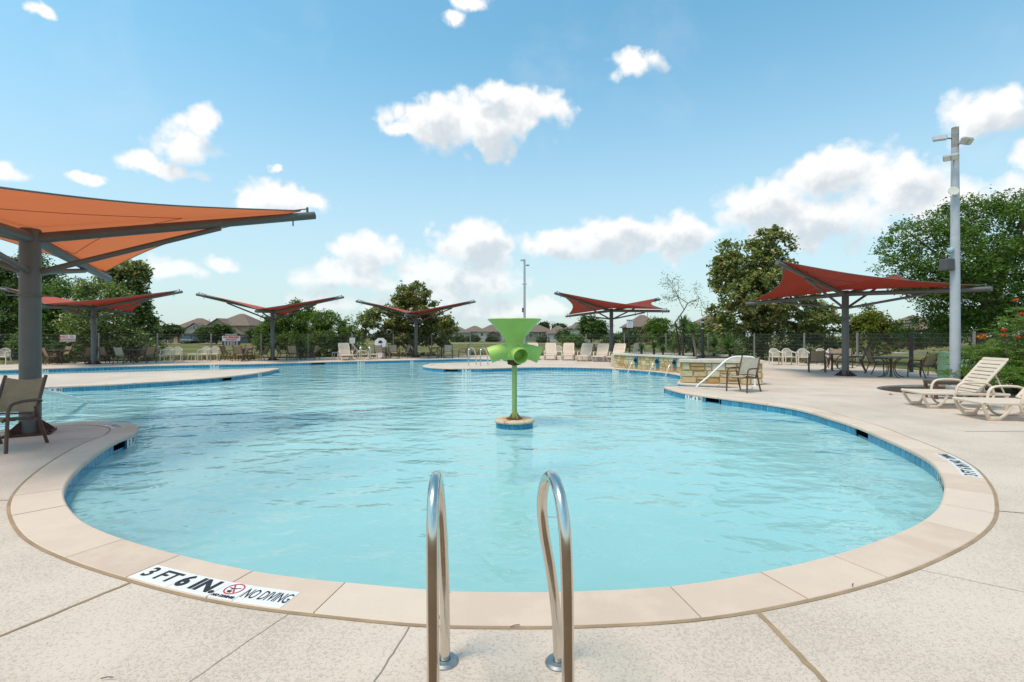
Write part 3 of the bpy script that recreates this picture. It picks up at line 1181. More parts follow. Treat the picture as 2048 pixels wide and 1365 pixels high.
# ------------------------------------------------------------------ shade umbrellas
def umbrella(label, x, y, deg, fab, zt=3.02, zhi=3.9, zlo=2.8, Rr=4.15, rp=.118, name='shade_umbrella', skew=0.0):
    t = thing(name, label, 'umbrella', (x, y, 0), deg, 'square sail umbrellas round the pool')
    MB().lathe([(rp, .02), (rp, zt + .06), (rp * .9, zt + .075)], 20).build('pole', M['grey_steel'], t, 40)
    b = MB()
    b.rbox(-.27, .27, -.27, .27, 0.0, .03, .006)
    b.build('base_plate', M['rust'], t)
    for k in range(4):
        Mx = Matrix.Rotation(k * PI / 2 + PI / 4, 4, 'Z')
        gs = MB().prism([(rp - .01, .03), (.33, .03), (.33, .05), (rp - .01, .22)], -.008, .008, Mx @ Matrix.Rotation(PI / 2, 4, 'X'))
        gs.build('gusset', M['rust'], t)
        MB().lathe([(.018, .03), (.018, .06), (.0, .062)], 6, Mx @ Matrix.Translation((.30, .06, 0))).build('anchor_bolt', M['rust'], t)
    c = MB().lathe([(rp + .002, 2.1), (rp + .022, 2.1), (rp + .022, 2.13), (rp + .002, 2.13)], 20, close=True)
    c.box(-.27, -rp - .01, -.035, .035, 2.105, 2.125).box(rp + .01, .27, -.035, .035, 2.105, 2.125)
    c.build('collar', M['grey_steel'], t)
    tips = []
    for k in range(4):
        a = k * PI / 2 + (R(skew) if k % 2 else 0)
        zz = zhi if k % 2 == 0 else zlo
        tip = Vector((Rr * math.cos(a), Rr * math.sin(a), zz))
        st_ = Vector((rp * .6 * math.cos(a), rp * .6 * math.sin(a), zt - .06))
        tips.append(tip)
        ar = MB().tube([st_, st_.lerp(tip, .5), tip], [.082, .080, .075], 12)
        arm = ar.build('arm', M['grey_steel'], t, 40)
        # lug and tension rod above the tip
        dd = (tip - st_).normalized()
        p0 = st_ + (tip - st_) * .965 + Vector((0, 0, .07))
        hw = MB().tube([p0, p0 + Vector((0, 0, .10))], .022, 6)
        hw.tube([p0 + Vector((0, 0, .07)), st_ + (tip - st_) * .86 + Vector((0, 0, .125))], .012, 5)
        hw.tube([st_ + (tip - st_) * .90 - Vector((0, 0, .06)), st_ + (tip - st_) * .90 - Vector((0, 0, .17))], .014, 5)
        hw.build('tension_rod', M['grey_steel'], arm)
        fr = .60
        e = st_ + (tip - st_) * fr - Vector((0, 0, .09))
        s0 = Vector((rp * .8 * math.cos(a), rp * .8 * math.sin(a), zt - .58))
        br = MB().tube([s0, e], .045, 9)
        br.tube([e + Vector((0, 0, .03)) - dd * .09, e + Vector((0, 0, .05)) + dd * .06], .035, 6)
        br.build('brace', M['grey_steel'], t, 40)
    # cloth: four ruled gores between neighbouring arms, free edges drawn in
    cen = Vector((0, 0, zt + .10))
    nt_, nr_ = 14, 10
    for k in range(4):
        A, B = tips[k], tips[(k + 1) % 4]
        up = Vector((0, 0, .11))
        rows = []
        for i in range(nr_ + 1):
            r_ = i / nr_
            row = []
            for j in range(nt_ + 1):
                u_ = j / nt_
                edge = .935 - .17 * (1 - abs(2 * u_ - 1) ** 1.9)
                # hyperbolic blend pulls the cloth between the arms a little hollow
                P = cen.lerp((A + up).lerp(B + up, u_), r_ * edge)
                P.z += .10 * math.sin(PI * u_) * r_ * (1 - r_) * (1 if True else 0)
                row.append(P)
            rows.append(row)
        cl = MB().sheet(rows, .006).build('canopy_panel', fab, t, 50)
        MB().tube([p - Vector((0, 0, .004)) for p in rows[5]], .007, 4).build('seam', M['grey_steel'] if False else M['seam'], cl)
        hem = MB().tube(rows[-1], .013, 5)
        hem.build('edge_cable', M['grey_steel'], cl)
    return t


U1 = umbrella('near orange-lit sail umbrella on a thick grey pole beside the sling chair', -7.37, 7.65, 34, M['orange_fab'], zt=3.06, rp=.13, skew=-8)
U2 = umbrella('red sail umbrella over two tables in front of the NO DIVING fence sign', -22.0, 26.3, 13, M['red_fab'])
U3 = umbrella('red sail umbrella in front of the mass of feathery green shrubs', -14.65, 30.6, 14.5, M['red_fab'], zhi=3.95)
U4 = umbrella('small-looking red sail umbrella in front of the leaning broad-leaved tree', -6.7, 34.9, 2, M['red_fab'])
U5 = umbrella('red sail umbrella behind the row of cream loungers', 6.2, 31.2, 33, M['dark_red_fab'], zt=3.12, zhi=3.95, zlo=2.85, Rr=4.45)
U6 = umbrella('deep red sail umbrella shading the two tables by the mint cabinet', 12.5, 18.75, 29, M['dark_red_fab'], zt=3.12, zhi=3.95, zlo=2.92)


# ------------------------------------------------------------------ sling chair (front along local +x)
def sling_chair(label, x, y, deg, group, sling=None, name='sling_chair'):
    sling = sling or M['sling']
    t = thing(name, label, 'chair', (x, y, 0), deg, group)
    r_ = .0205
    for s in (-1, 1):
        yy = s * .29
        MB().tube([(.30, yy, 0), (.285, yy, .3), (.27, yy, .50)], r_, 8).build('leg', M['brown_metal'], t, 50)
        MB().tube([(-.36, yy, 0), (-.27, yy, .22), (-.20, yy, .42), (-.16, yy, .54)], r_, 8).build('leg', M['brown_metal'], t, 50)
        pts = [(.27, yy, .50)] + [(.27 - .10 * (1 - math.cos(a)), yy, .50 + .12 * math.sin(a)) for a in np.linspace(.2, PI / 2, 5)] + [(.05, yy, .632), (-.1, yy, .63), (-.22, yy, .62), (-.27, yy * .95, .60)]
        MB().tube(pts, r_, 8).build('armrest', M['brown_metal'], t, 50)
    bf = MB()
    for s in (-1, 1):
        yy = s * .255
        bf.tube([(-.15, yy, .36), (-.20, yy, .45), (-.27, yy, .62), (-.36, yy, .88), (-.385, yy, .945)], r_, 8)
    bf.tube([(-.205, -.255, .44), (-.205, .255, .44)], .012, 6)
    bf.build('back_frame', M['brown_metal'], t, 50)
    sf = MB()
    for s in (-1, 1):
        yy = s * .255
        sf.tube([(.31, yy, .405), (.27, yy, .432), (.1, yy, .415), (-.1, yy, .385), (-.2, yy, .40)], r_, 8)
        sf.tube([(.275, yy, .43), (.275, yy * 1.14, .43)], .012, 6)
        sf.tube([(-.2, yy, .40), (-.2, yy * 1.14, .41)], .012, 6)
    sf.tube([(.12, -.255, .395), (.12, .255, .395)], .012, 6)
    sf.build('seat_frame', M['brown_metal'], t, 50)
    rows = []
    for (px_, pz) in [(.30, .418), (.25, .438), (.1, .42), (-.05, .398), (-.2, .40)]:
        rows.append([(px_, yy, pz - .022 * (1 - (yy / .25) ** 2)) for yy in np.linspace(-.25, .25, 7)])
    MB().sheet(rows, .004).build('seat', sling, t, 60)
    rows = []
    for i in range(7):
        f = i / 6
        px_, pz = -.205 - .165 * f - .01 * math.sin(PI * f), .46 + .465 * f
        row = []
        for yy in np.linspace(-.25, .25, 9):
            k = 1 - (yy / .25) ** 2
            row.append((px_ - .03 * k * (.4 + .6 * f), yy, pz - (.045 * k if i == 6 else .03 * k * f)))
        rows.append(row)
    MB().sheet(rows, .004).build('backrest', sling, t, 60)
    return t


def table(label, x, y, deg, group, name='patio_table', r_=.58):
    t = thing(name, label, 'table', (x, y, 0), deg, group)
    MB().lathe([(0, .70), (r_ - .02, .70), (r_, .705), (r_, .728), (r_ - .01, .735), (0, .735)], 28).build('tabletop', M['table_top'], t, 40)
    MB().lathe([(.05, .02), (.042, .06), (.042, .66), (.07, .70)], 12).build('pedestal', M['brown_metal'], t, 40)
    for k in range(4):
        a = k * PI / 2 + PI / 4
        pts = []
        for (rr, zz) in [(.44, .012), (.40, .012), (.30, .05), (.19, .15), (.14, .28), (.14, .40), (.19, .54), (.30, .65), (.40, .695)]:
            pts.append((rr * math.cos(a), rr * math.sin(a), zz))
        MB().tube([p for p in catmull(pts, 3)], .017, 6).build('leg', M['brown_metal'], t, 50)
    return t


CH = None


def chair_at(u, v, deg, label, group='sling chairs round the tables', pale=False, d=None):
    """v is the pixel row where the middle of the chair meets the deck"""
    global CH
    if d is None:
        x, y = g(u, v)
    else:
        x, y = xd(u, d), d
    if CH is None:
        CH = {}
    if pale not in CH:
        CH[pale] = sling_chair(label, x, y, deg, group, M['pale_sling'] if pale else M['sling'])
        return CH[pale]
    return again(CH[pale], (x, y, 0), deg, label, group)


TB = []


def table_at(u, v, deg, label):
    x, y = g(u, v)
    if not TB:
        TB.append(table(label, x, y, deg, 'brown patio tables'))
        return TB[0]
    o = again(TB[0], (x, y, 0), deg, label)
    TB.append(o)
    return o


# near the orange umbrella
c_ = chair_at(1024, 900, 277, 'tan sling chair standing against the thick pole of the orange umbrella')
c_.location = (-6.76, 6.62, 0)
# under the second umbrella, tables by the NO DIVING sign
table_at(117, 727, 10, 'brown scroll-legged table under the NO DIVING sign')
chair_at(79, 729, 20, 'sling chair half hidden by the thick grey pole, left of the NO DIVING table')
chair_at(104, 729.5, 60, 'sling chair nearest the pool at the NO DIVING table')
chair_at(124, 724.5, 255, 'sling chair facing the pool from behind the table under the NO DIVING sign')
chair_at(170, 728, 170, 'sling chair seen from the side, just left of the second umbrella pole')
table_at(262, 726, 30, 'brown scroll-legged table right of the second umbrella pole')
chair_at(216, 727, 75, 'broad-backed sling chair just right of the second umbrella pole')
chair_at(247, 728.5, 85, 'sling chair with its pale back to the pool right of the second umbrella pole', pale=True)
chair_at(277, 723.5, 245, 'sling chair on the fence side of the table right of the second pole')
chair_at(293, 727, 165, 'sling chair in profile left of the two white armchairs')
# by the third umbrella
table_at(487, 721.6, 0, 'brown table under the NO LIFEGUARD ON DUTY sign')
chair_at(456, 721.8, 2, 'sling chair in profile at the left end of the table under the lifeguard sign')
chair_at(481, 723.2, 88, 'sling chair with its back to the pool below the lifeguard sign')
chair_at(523, 721.6, 180, 'sling chair in profile between the lifeguard sign and the third umbrella pole')
chair_at(492, 719.4, 268, 'sling chair hidden behind the table under the lifeguard sign')
table_at(600, 719.6, 0, 'brown table right of the third umbrella pole')
chair_at(566, 720.4, 8, 'sling chair in profile just right of the third umbrella pole')
chair_at(588, 721.2, 92, 'sling chair with its back to the pool right of the third umbrella pole')
chair_at(624, 719.6, 172, 'sling chair in profile at the right end of the table by the green shrubs')
# by the fourth umbrella
table_at(772, 717.0, 0, 'brown table in front of the white life-ring cabinet')
chair_at(760, 718.0, 84, 'pale sling chair right before the white life-ring cabinet', pale=True)
chair_at(788, 717.6, 88, 'pale sling chair with its back to the pool right of the life-ring cabinet', pale=True)
chair_at(809, 716.6, 170, 'pale sling chair in profile just left of the fourth umbrella pole', pale=True)
table_at(883, 716.2, 0, 'brown table right of the fourth umbrella pole')
chair_at(867, 716.6, 15, 'dark sling chair in profile right of the fourth umbrella pole')
chair_at(896, 717.2, 100, 'pale sling chair with its back to the pool right of the leaning tree', pale=True)
chair_at(926, 716.4, 185, 'pale sling chair in profile, last before the green fountain', pale=True)
# behind the lounger row
table_at(1196, 714.2, 0, 'brown table behind the row of cream loungers')
chair_at(1186, 715.2, 60, 'sling chair partly hidden behind the row of cream loungers')
# under the deep red umbrella
table_at(1664, 741.5, 15, 'brown table behind the deep red umbrella pole')
chair_at(1634, 745, 62, 'sling chair with its back to the pool, left of the deep red umbrella pole')
chair_at(1676, 738, 250, 'sling chair behind the table, seen left of the deep red umbrella pole')
chair_at(1711, 744, 150, 'sling chair just right of the deep red umbrella pole')
chair_at(1690, 736, 235, 'sling chair hidden behind the deep red umbrella pole')
table_at(1782, 755, 40, 'brown table with bare top beside the mint cabinet')
chair_at(1757, 749, 345, 'sling chair turned sideways left of the bare table by the mint cabinet')
chair_at(1845, 756, 102, 'sling chair with its broad back to the camera, left of the mint cabinet')
chair_at(1866, 751, 165, 'sling chair squeezed between the bare table and the mint cabinet')
# the lone chair by the low stone wall
lone = chair_at(1486, 783.5, 214, 'lone pale sling chair facing the pool in front of the low stone wall', 'sling chairs round the tables', pale=True)


# ------------------------------------------------------------------ white resin armchair, side table
def resin_chair(label, x, y, deg, group):
    t = thing('plastic_armchair', label, 'chair', (x, y, 0), deg, group)
    MB().rbox(-.22, .25, -.23, .23, .405, .43, .012).build('seat', M['white_resin'], t)
    for s in (-1, 1):
        MB().tube([(.25, s * .26, 0), (.23, s * .255, .40), (.215, s * .25, .62)], [.025, .024, .022], 6, sx=1.3).build('leg', M['white_resin'], t, 50)
        MB().tube([(-.30, s * .24, 0), (-.24, s * .235, .40)], [.025, .028], 6, sx=1.3).build('leg', M['white_resin'], t, 50)
        MB().tube([(.225, s * .25, .63), (.1, s * .265, .645), (-.1, s * .265, .65), (-.25, s * .235, .70)], .026, 6, sx=1.2).build('armrest', M['white_resin'], t, 50)
    hoop = [(-.22, -.23, .41)] + [(-.25 - .10 * math.sin(a) * .8, -.235 * math.cos(a), .60 + .24 * math.sin(a)) for a in np.linspace(.0, PI, 13)] + [(-.22, .23, .41)]
    MB().tube(hoop, .021, 6, sx=1.2).build('back_hoop', M['white_resin'], t, 50)
    sl_me = MB().box(-.006, .006, -.0135, .0135, 0, 1).mesh('back_slat', M['white_resin'])
    for k in range(7):
        yy = -.165 + .055 * k
        top = .60 + .24 * math.sqrt(max(0, 1 - (yy / .235) ** 2))
        o = link('back_slat', sl_me, t)
        a, b = Vector((-.215, yy, .42)), Vector((-.25 - .08 * (top - .6) / .24, yy, top))
        o.location = a
        o.rotation_euler = (0, math.atan2(b.x - a.x, b.z - a.z), 0)
        o.scale = (1, 1, (b - a).length)
    return t


RC = None


def resin_at(u, v, deg, label, group='white plastic armchairs along the fence'):
    global RC
    x, y = g(u, v)
    if RC is None:
        RC = resin_chair(label, x, y, deg, group)
        return RC
    return again(RC, (x, y, 0), deg, label, group)


resin_at(4, 729.5, 292, 'white plastic armchair at the photo edge left of the thick pole')
resin_at(334, 724.2, 285, 'white plastic armchair, left one of the pair by the grey fence post')
resin_at(353, 723.6, 292, 'white plastic armchair, right one of the pair by the grey fence post')
resin_at(408, 722.8, 280, 'white plastic armchair beside the small white side table')
resin_at(427, 722.4, 286, 'white plastic armchair nearest the lifeguard sign')
resin_at(1552, 730.5, 262, 'white plastic armchair, first right of the lone sling chair by the hedge')
resin_at(1578, 730.5, 264, 'white plastic armchair, second right of the lone sling chair by the hedge')
resin_at(1607, 731.5, 250, 'white plastic armchair partly behind the sling chair at the deep red umbrella')
resin_at(1646, 730.5, 262, 'white plastic armchair seen over the table behind the deep red umbrella pole')
resin_at(1669, 730.8, 268, 'white plastic armchair just left of the deep red umbrella pole by the fence')
resin_at(1116, 716.3, 262, 'white plastic armchair between two cream loungers of the row')


def side_table(label, x, y, deg, group):
    t = thing('plastic_side_table', label, 'table', (x, y, 0), deg, group)
    MB().rbox(-.24, .24, -.24, .24, .40, .43, .01).build('tabletop', M['white_resin'], t)
    for sx in (-1, 1):
        for sy in (-1, 1):
            MB().tube([(sx * .21, sy * .21, 0), (sx * .2, sy * .2, .40)], .02, 6).build('leg', M['white_resin'], t, 50)
    return t


x, y = g(387, 722.6)
ST = side_table('low white side table left of the paired white armchairs', x, y, 8, 'white plastic side tables')
x, y = g(673, 718.4)
again(ST, (x, y, 0), 0, 'low white side table left of the lone far lounger')


# ------------------------------------------------------------------ cream resin lounger (foot along local -x, head +x)
def lounger(label, x, y, deg, group, tilt=52, name='sun_lounger'):
    t = thing(name, label, 'sun lounger', (x, y, 0), deg, group)
    W_ = .34
    zs = .335
    f = MB()
    for s in (-1, 1):
        f.rbox(-.62, .95, s * W_ - .03, s * W_ + .03, zs - .05, zs, .012)
    f.rbox(-.64, -.55, -W_ - .03, W_ + .03, zs - .048, zs + .004, .014)
    f.rbox(.90, .95, -W_ + .03, W_ - .03, zs - .05, zs - .005, .01)
    f.build('seat_frame', M['resin'], t)
    sl_me = MB().rbox(-.042, .042, -W_ + .03, W_ - .03, -.01, .01, .006).mesh('slat', M['resin'])
    for k in range(9):
        link('slat', sl_me, t, (-.495 + .1 * k, 0, zs - .004))
    # backrest: side rails, head board and slats on a tilted frame
    Bm = Matrix.Translation((.40, 0, zs + .01)) @ Matrix.Rotation(-R(tilt), 4, 'Y')
    L = .80
    b = MB()
    for s in (-1, 1):
        b.rbox(0, L, s * (W_ - .03) - .032, s * (W_ - .03) + .032, -.022, .022, .012, Bm)
    b.rbox(L - .005, L + .085, -W_ + .005, W_ - .005, -.022, .022, .018, Bm)
    b.rbox(-.01, .05, -W_ + .062, W_ - .062, -.018, .014, .01, Bm)
    b.build('back_frame', M['resin'], t)
    for k in range(8):
        o = link('slat', sl_me, t)
        o.matrix_local = Bm @ Matrix.Translation((.105 + .0935 * k, 0, .002)) @ Matrix.Diagonal((.93, 1, 1, 1))
    for s in (-1, 1):
        e = Bm @ Vector((.52, s * .26, -.02))
        MB().tube([e, (min(e.x + .22, .92), s * .26, zs - .03)], .016, 6).build('back_prop', M['resin'], t, 50)
    for s in (-1, 1):
        yy = s * (W_ + .045)
        # arm and sled leg form one loop
        pts = [(-.03, yy, zs - .02), (-.01, yy, .44), (.04, yy, .515), (.12, yy, .545), (.40, yy, .55), (.52, yy, .53), (.60, yy, .46), (.64, yy, zs - .01)]
        MB().tube(catmull(pts, 3), .030, 8, sx=.75).build('armrest', M['resin'], t, 50)
        pts = [(-.06, yy, zs - .03), (-.03, yy, .20), (.05, yy, .07), (.15, yy, .022), (.42, yy, .022), (.54, yy, .07), (.61, yy, .19), (.64, yy, zs - .03)]
        MB().tube(catmull(pts, 3), .028, 8, sx=.75).build('leg', M['resin'], t, 50)
    for s in (-1, 1):
        fl_ = MB()
        pts = [(-.60, s * W_, zs - .03), (-.57, s * W_ * .98, .20), (-.50, s * W_ * .9, .08), (-.46, s * W_ * .82, .03)]
        fl_.tube(catmull(pts, 3), .028, 6, sx=1.1)
        pts = [(-.16, s * W_, zs - .04), (-.20, s * W_ * .98, .17), (-.28, s * W_ * .9, .07), (-.32, s * W_ * .82, .03)]
        fl_.tube(catmull(pts, 3), .026, 6, sx=1.1)
        fl_.rbox(-.50, -.28, s * W_ * .82 - .03, s * W_ * .82 + .03, 0.0, .075, .01)
        fl_.build('front_leg', M['resin'], t, 50)
    for s in (-1, 1):
        MB().rbox(.86, .92, s * W_ - .028, s * W_ + .028, 0, zs - .05, .008).build('rear_leg', M['resin'], t)
    return t


LG = lounger('cream slatted lounger with raised back by the mulch ring, farther of the two near ones', 9.13, 10.55, -10, 'cream slatted loungers')
again(LG, (8.95, 9.06, 0), -9, 'cream lounger cut by the photo edge, nearest the coping')
row = [(1066, 719.5, 88, 'first of the lounger row, half hidden by the green fountain'), (1101, 720.0, 84, 'second lounger of the far row, right of the green fountain'),
       (1136, 720.6, 80, 'third lounger of the far row, beside the white armchair'), (1168, 722.5, 68, 'fourth lounger of the far row, left of the red umbrella pole'),
       (1200, 723.5, 66, 'fifth lounger of the far row, right in front of the red umbrella pole'), (1232, 724.5, 62, 'sixth lounger of the far row, touching the stone waterfall wall'),
       (1272, 722.0, 62, 'last lounger of the far row, seen over the stone waterfall wall')]
for (u, v, dg, lab) in row:
    x, y = g(u, v)
    again(LG, (x, y, 0), dg, 'cream lounger, ' + lab)
x, y = g(692, 720.6)
again(LG, (x, y, 0), 118, 'cream lounger standing alone right of the small white side table')
x, y = g(733, 718.9)
again(LG, (x, y, 0), 205, 'cream lounger lying between the pair of far ladder rails')


# ------------------------------------------------------------------ grab rails, ladder rails, hand rails
def rail(name, label, pts, r_, mat, group, feet=(), fr=.05, n=14):
    t = thing(name, label, 'hand rail', (pts[0][0], pts[0][1], 0), 0, group)
    o = Vector((pts[0][0], pts[0][1], 0))
    P = [p - o for p in catmull(pts, 7)]
    MB().tube(P, r_, n).build('rail_tube', mat, t, 60)
    for (fx, fy) in feet:
        MB().lathe([(r_ + .002, .016), (fr * .86, .016), (fr, .006), (fr, .001), (r_ + .002, .001)], 24, Matrix.Translation((fx - o.x, fy - o.y, 0)), close=True).build('foot_flange', M['dull_steel'] if mat is M['chrome'] else mat, t, 40)
    return t


rail('grab_rail', 'polished steel grab rail, straight one nearer the 3 FT 6 IN. strip',
     [(-.308, 2.30, 0), (-.31, 2.298, .3), (-.318, 2.28, .6), (-.322, 2.24, .76), (-.320, 2.16, .872), (-.312, 2.05, .918), (-.304, 1.94, .885), (-.297, 1.87, .78), (-.294, 1.852, .62), (-.292, 1.85, .3), (-.292, 1.85, 0)],
     .0235, M['chrome'], 'steel grab rails on the near coping', [(-.308, 2.30), (-.292, 1.85)], .062, 20)
rail('grab_rail', 'polished steel grab rail with a bent-in far leg, right one of the near pair',
     [(.213, 2.29, 0), (.205, 2.29, .2), (.178, 2.285, .42), (.145, 2.27, .62), (.134, 2.235, .76), (.146, 2.16, .875), (.166, 2.06, .918), (.184, 1.95, .885), (.197, 1.88, .78), (.203, 1.856, .62), (.207, 1.85, .3), (.209, 1.85, 0)],
     .0235, M['chrome'], 'steel grab rails on the near coping', [(.213, 2.29), (.209, 1.85)], .062, 20)
# ladder rails on the far tongue and the far edge
for (u, v, dx, dy, lab) in [(937, 732, .30, 1.0, 'left'), (961, 732, .30, 1.0, 'right')]:
    x, y = g(u, v)
    rail('ladder_rail', f'chrome ladder rail on the far tongue of deck, {lab} one of the two', [(x, y, 0), (x, y, .6), (x + .02, y + .05, .80), (x + .10, y + .2, .90), (x + .22, y + .45, .82), (x + .30, y + .62, .60), (x + .33, y + .7, .2), (x + .33, y + .72, -.3)],
         .03, M['chrome'], 'chrome pool ladder rails', [(x, y)], .06, 8)
for (u, v, lab) in [(723, 720.4, 'left'), (741, 720.0, 'right')]:
    x, y = g(u, v)
    rail('ladder_rail', f'chrome ladder rail at the far pool edge by the lounger, {lab} one of the two', [(x, y, 0), (x, y, .65), (x, y - .06, .82), (x + .02, y - .25, .90), (x + .06, y - .45, .80), (x + .08, y - .58, .55), (x + .08, y - .62, -.3)],
         .03, M['chrome'], 'chrome pool ladder rails', [(x, y)], .06, 8)
rail('hand_rail', 'white sloping hand rail running into the water behind the sling chair', [(-8.35, 8.02, 0), (-8.35, 8.05, .5), (-8.38, 8.2, .66), (-8.55, 8.6, .66), (-9.0, 9.4, .50), (-9.9, 11.2, .12), (-10.55, 12.35, -.14), (-10.7, 12.6, -.23)],
     .046, M['white_paint'], None, [(-8.35, 8.02)], .06, 10)
rail('hand_rail', 'white sloping hand rail over the entry slot before the low stone wall', [(5.42, 14.95, -.3), (5.46, 14.95, -.1), (5.9, 14.95, .3), (6.35, 14.95, .72), (6.52, 14.95, .83), (6.7, 14.95, .87), (7.05, 14.92, .87), (7.2, 14.9, .84), (7.24, 14.9, .7), (7.24, 14.9, 0)],
     .03, M['white_paint'], None, [(7.24, 14.9)], .06, 10)

# ------------------------------------------------------------------ green tipping fountain on its island
FX, FY = .045, 9.2
m_, n_ = newmat('rust_stained_rim')
sx_ = n_.node('ShaderNodeSeparateXYZ')
n_.link(objco(n_), sx_.inputs[0])
rad_ = n_.math('SQRT', n_.math('ADD', n_.math('POWER', sx_.outputs[0], 2.0), n_.math('POWER', sx_.outputs[1], 2.0)))
f_ = n_.smooth(n_.math('ADD', n_.noise(objco(n_), 7.0, 6.0, .65), n_.math('MULTIPLY', rad_, -.9)), .16, .42)
finish(n_, principled(n_, n_.mix(f_, (.62, .48, .34), (.46, .20, .055)), .75))
M['stained_rim'] = m_
ped = thing('fountain_pedestal', 'round tile-sided island with a pale rim under the green fountain', 'pedestal', (FX, FY, 0))
for k in range(6):
    a0, a1 = k * PI / 3 + .012, (k + 1) * PI / 3 - .012
    prof = [(.0, -.075), (.365, -.075), (.372, -.05), (.362, -.030), (.0, -.025)]
    vs, fs = [], []
    n_ = 7
    for i in range(n_ + 1):
        a = a0 + (a1 - a0) * i / n_
        vs += [(max(r_, .02) * math.cos(a), max(r_, .02) * math.sin(a), z_) for r_, z_ in prof]
    m_ = len(prof)
    fs = [(i * m_ + j, i * m_ + (j + 1) % m_, (i + 1) * m_ + (j + 1) % m_, (i + 1) * m_ + j) for i in range(n_) for j in range(m_)]
    fs += [tuple(range(m_)), tuple(n_ * m_ + j for j in reversed(range(m_)))]
    MB().add(vs, fs).build('rim_stone', M['stained_rim'], ped)
MB().lathe([(.325, FLOOR_Z), (.325, -.078)], 28).build('core', M['plaster'], ped, 40)
tl = MB().rbox(-.037, .037, -.006, .008, -.077, .077, .003).mesh('pedestal_tile', M['tile'])
nt_ = 26
for k in range(nt_):
    a = 2 * PI * k / nt_
    link('pedestal_tile', tl, ped, (.330 * math.cos(a), .330 * math.sin(a), -.158), a - PI / 2)
fo = thing('tipping_fountain', 'lime green funnel fountain with drooping pipe mouths standing in the pool', 'fountain', (FX, FY, -.025))
MB().lathe([(.047, .0), (.047, 1.06)], 20).build('post', M['green_metal'], fo, 40)
bp = MB().lathe([(0, .0), (.15, .0), (.15, .012), (0, .012)], 20)
bp.build('base_plate', M['rust'], fo, 40)
m_, n_ = newmat('rust_stain_green')
zc = n_.node('ShaderNodeSeparateXYZ')
n_.link(objco(n_), zc.inputs[0])
nz = n_.noise(objco(n_), 16.0, 5.0, .6)
f_ = n_.smooth(n_.math('ADD', nz, n_.math('MULTIPLY', zc.outputs[2], -3.2)), .32, .58)
finish(n_, principled(n_, n_.mix(f_, (.30, .33, .10), (.30, .115, .03)), .6))
M['rusty_green'] = m_
for k in range(4):
    Mx = Matrix.Rotation(k * PI / 2 + .5, 4, 'Z') @ Matrix.Rotation(PI / 2, 4, 'X')
    MB().prism([(.04, .01), (.13, .01), (.13, .022), (.04, .13)], -.006, .006, Mx).build('gusset', M['rusty_green'], fo)
MB().lathe([(.052, .012), (.052, .11), (.049, .13)], 20).build('pole_foot', M['rusty_green'], fo, 40)
# bracket under the head
MB().lathe([(.05, .98), (.125, 1.0), (.135, 1.10), (.05, 1.12)], 16).build('head_bracket', M['rust'], fo, 40)
# funnel: outside, lip, inside
MB().lathe([(.16, 1.40), (.178, 1.45), (.193, 1.49), (.29, 1.60), (.40, 1.725), (.487, 1.815), (.497, 1.826), (.49, 1.836), (.478, 1.828), (.38, 1.72), (.18, 1.50), (.0, 1.47)], 40).build('funnel', M['green_gel'], fo, 50)
MB().lathe([(.05, 1.06), (.14, 1.085), (.175, 1.15), (.185, 1.25), (.175, 1.34), (.160, 1.41), (.182, 1.47)], 32).build('body', M['green_gel'], fo, 60)
for k, a in enumerate([-PI / 2 + .33, .12, PI / 2 + .33, PI + .10]):
    dv = Vector((math.cos(a), math.sin(a), 0))
    P = [dv * .02 + Vector((0, 0, 1.255)), dv * .15 + Vector((0, 0, 1.25)), dv * .26 + Vector((0, 0, 1.232)), dv * .37 + Vector((0, 0, 1.20)), dv * .46 + Vector((0, 0, 1.165))]
    if k == 0:
        P = [dv * .02 + Vector((0, 0, 1.235)), dv * .15 + Vector((0, 0, 1.225)), dv * .26 + Vector((0, 0, 1.195)), dv * .36 + Vector((0, 0, 1.16))]
    rad = [.125, .132, .138, .145, .15][:len(P)]
    tb = MB().tube(P, rad, 24, cap=False)
    tb.tube(P[1:][::-1], [r_ - .014 for r_ in rad[1:]][::-1], 24, cap=False)
    # lip ring joining the two skins
    base = (len(P) - 1) * 24
    b2 = len(P) * 24
    for q_ in range(24):
        q2 = (q_ + 1) % 24
        # nearest inner vertex
        v0 = Vector(tb.v[base + q_])
        inner = [min(range(24), key=lambda z: (Vector(tb.v[b2 + z]) - Vector(tb.v[base + w_])).length) for w_ in (q_, q2)]
        tb.f.append((base + q_, base + q2, b2 + inner[1], b2 + inner[0]))
    tb.build('pipe_mouth', M['green_gel'], fo, 60)
    MB().lathe([(.0, 0), (.132, 0)], 16, frame(P[1], dv.cross(Vector((0, 0, 1))), (0, 0, 1))).build('pipe_baffle', M['green_gel'], fo)
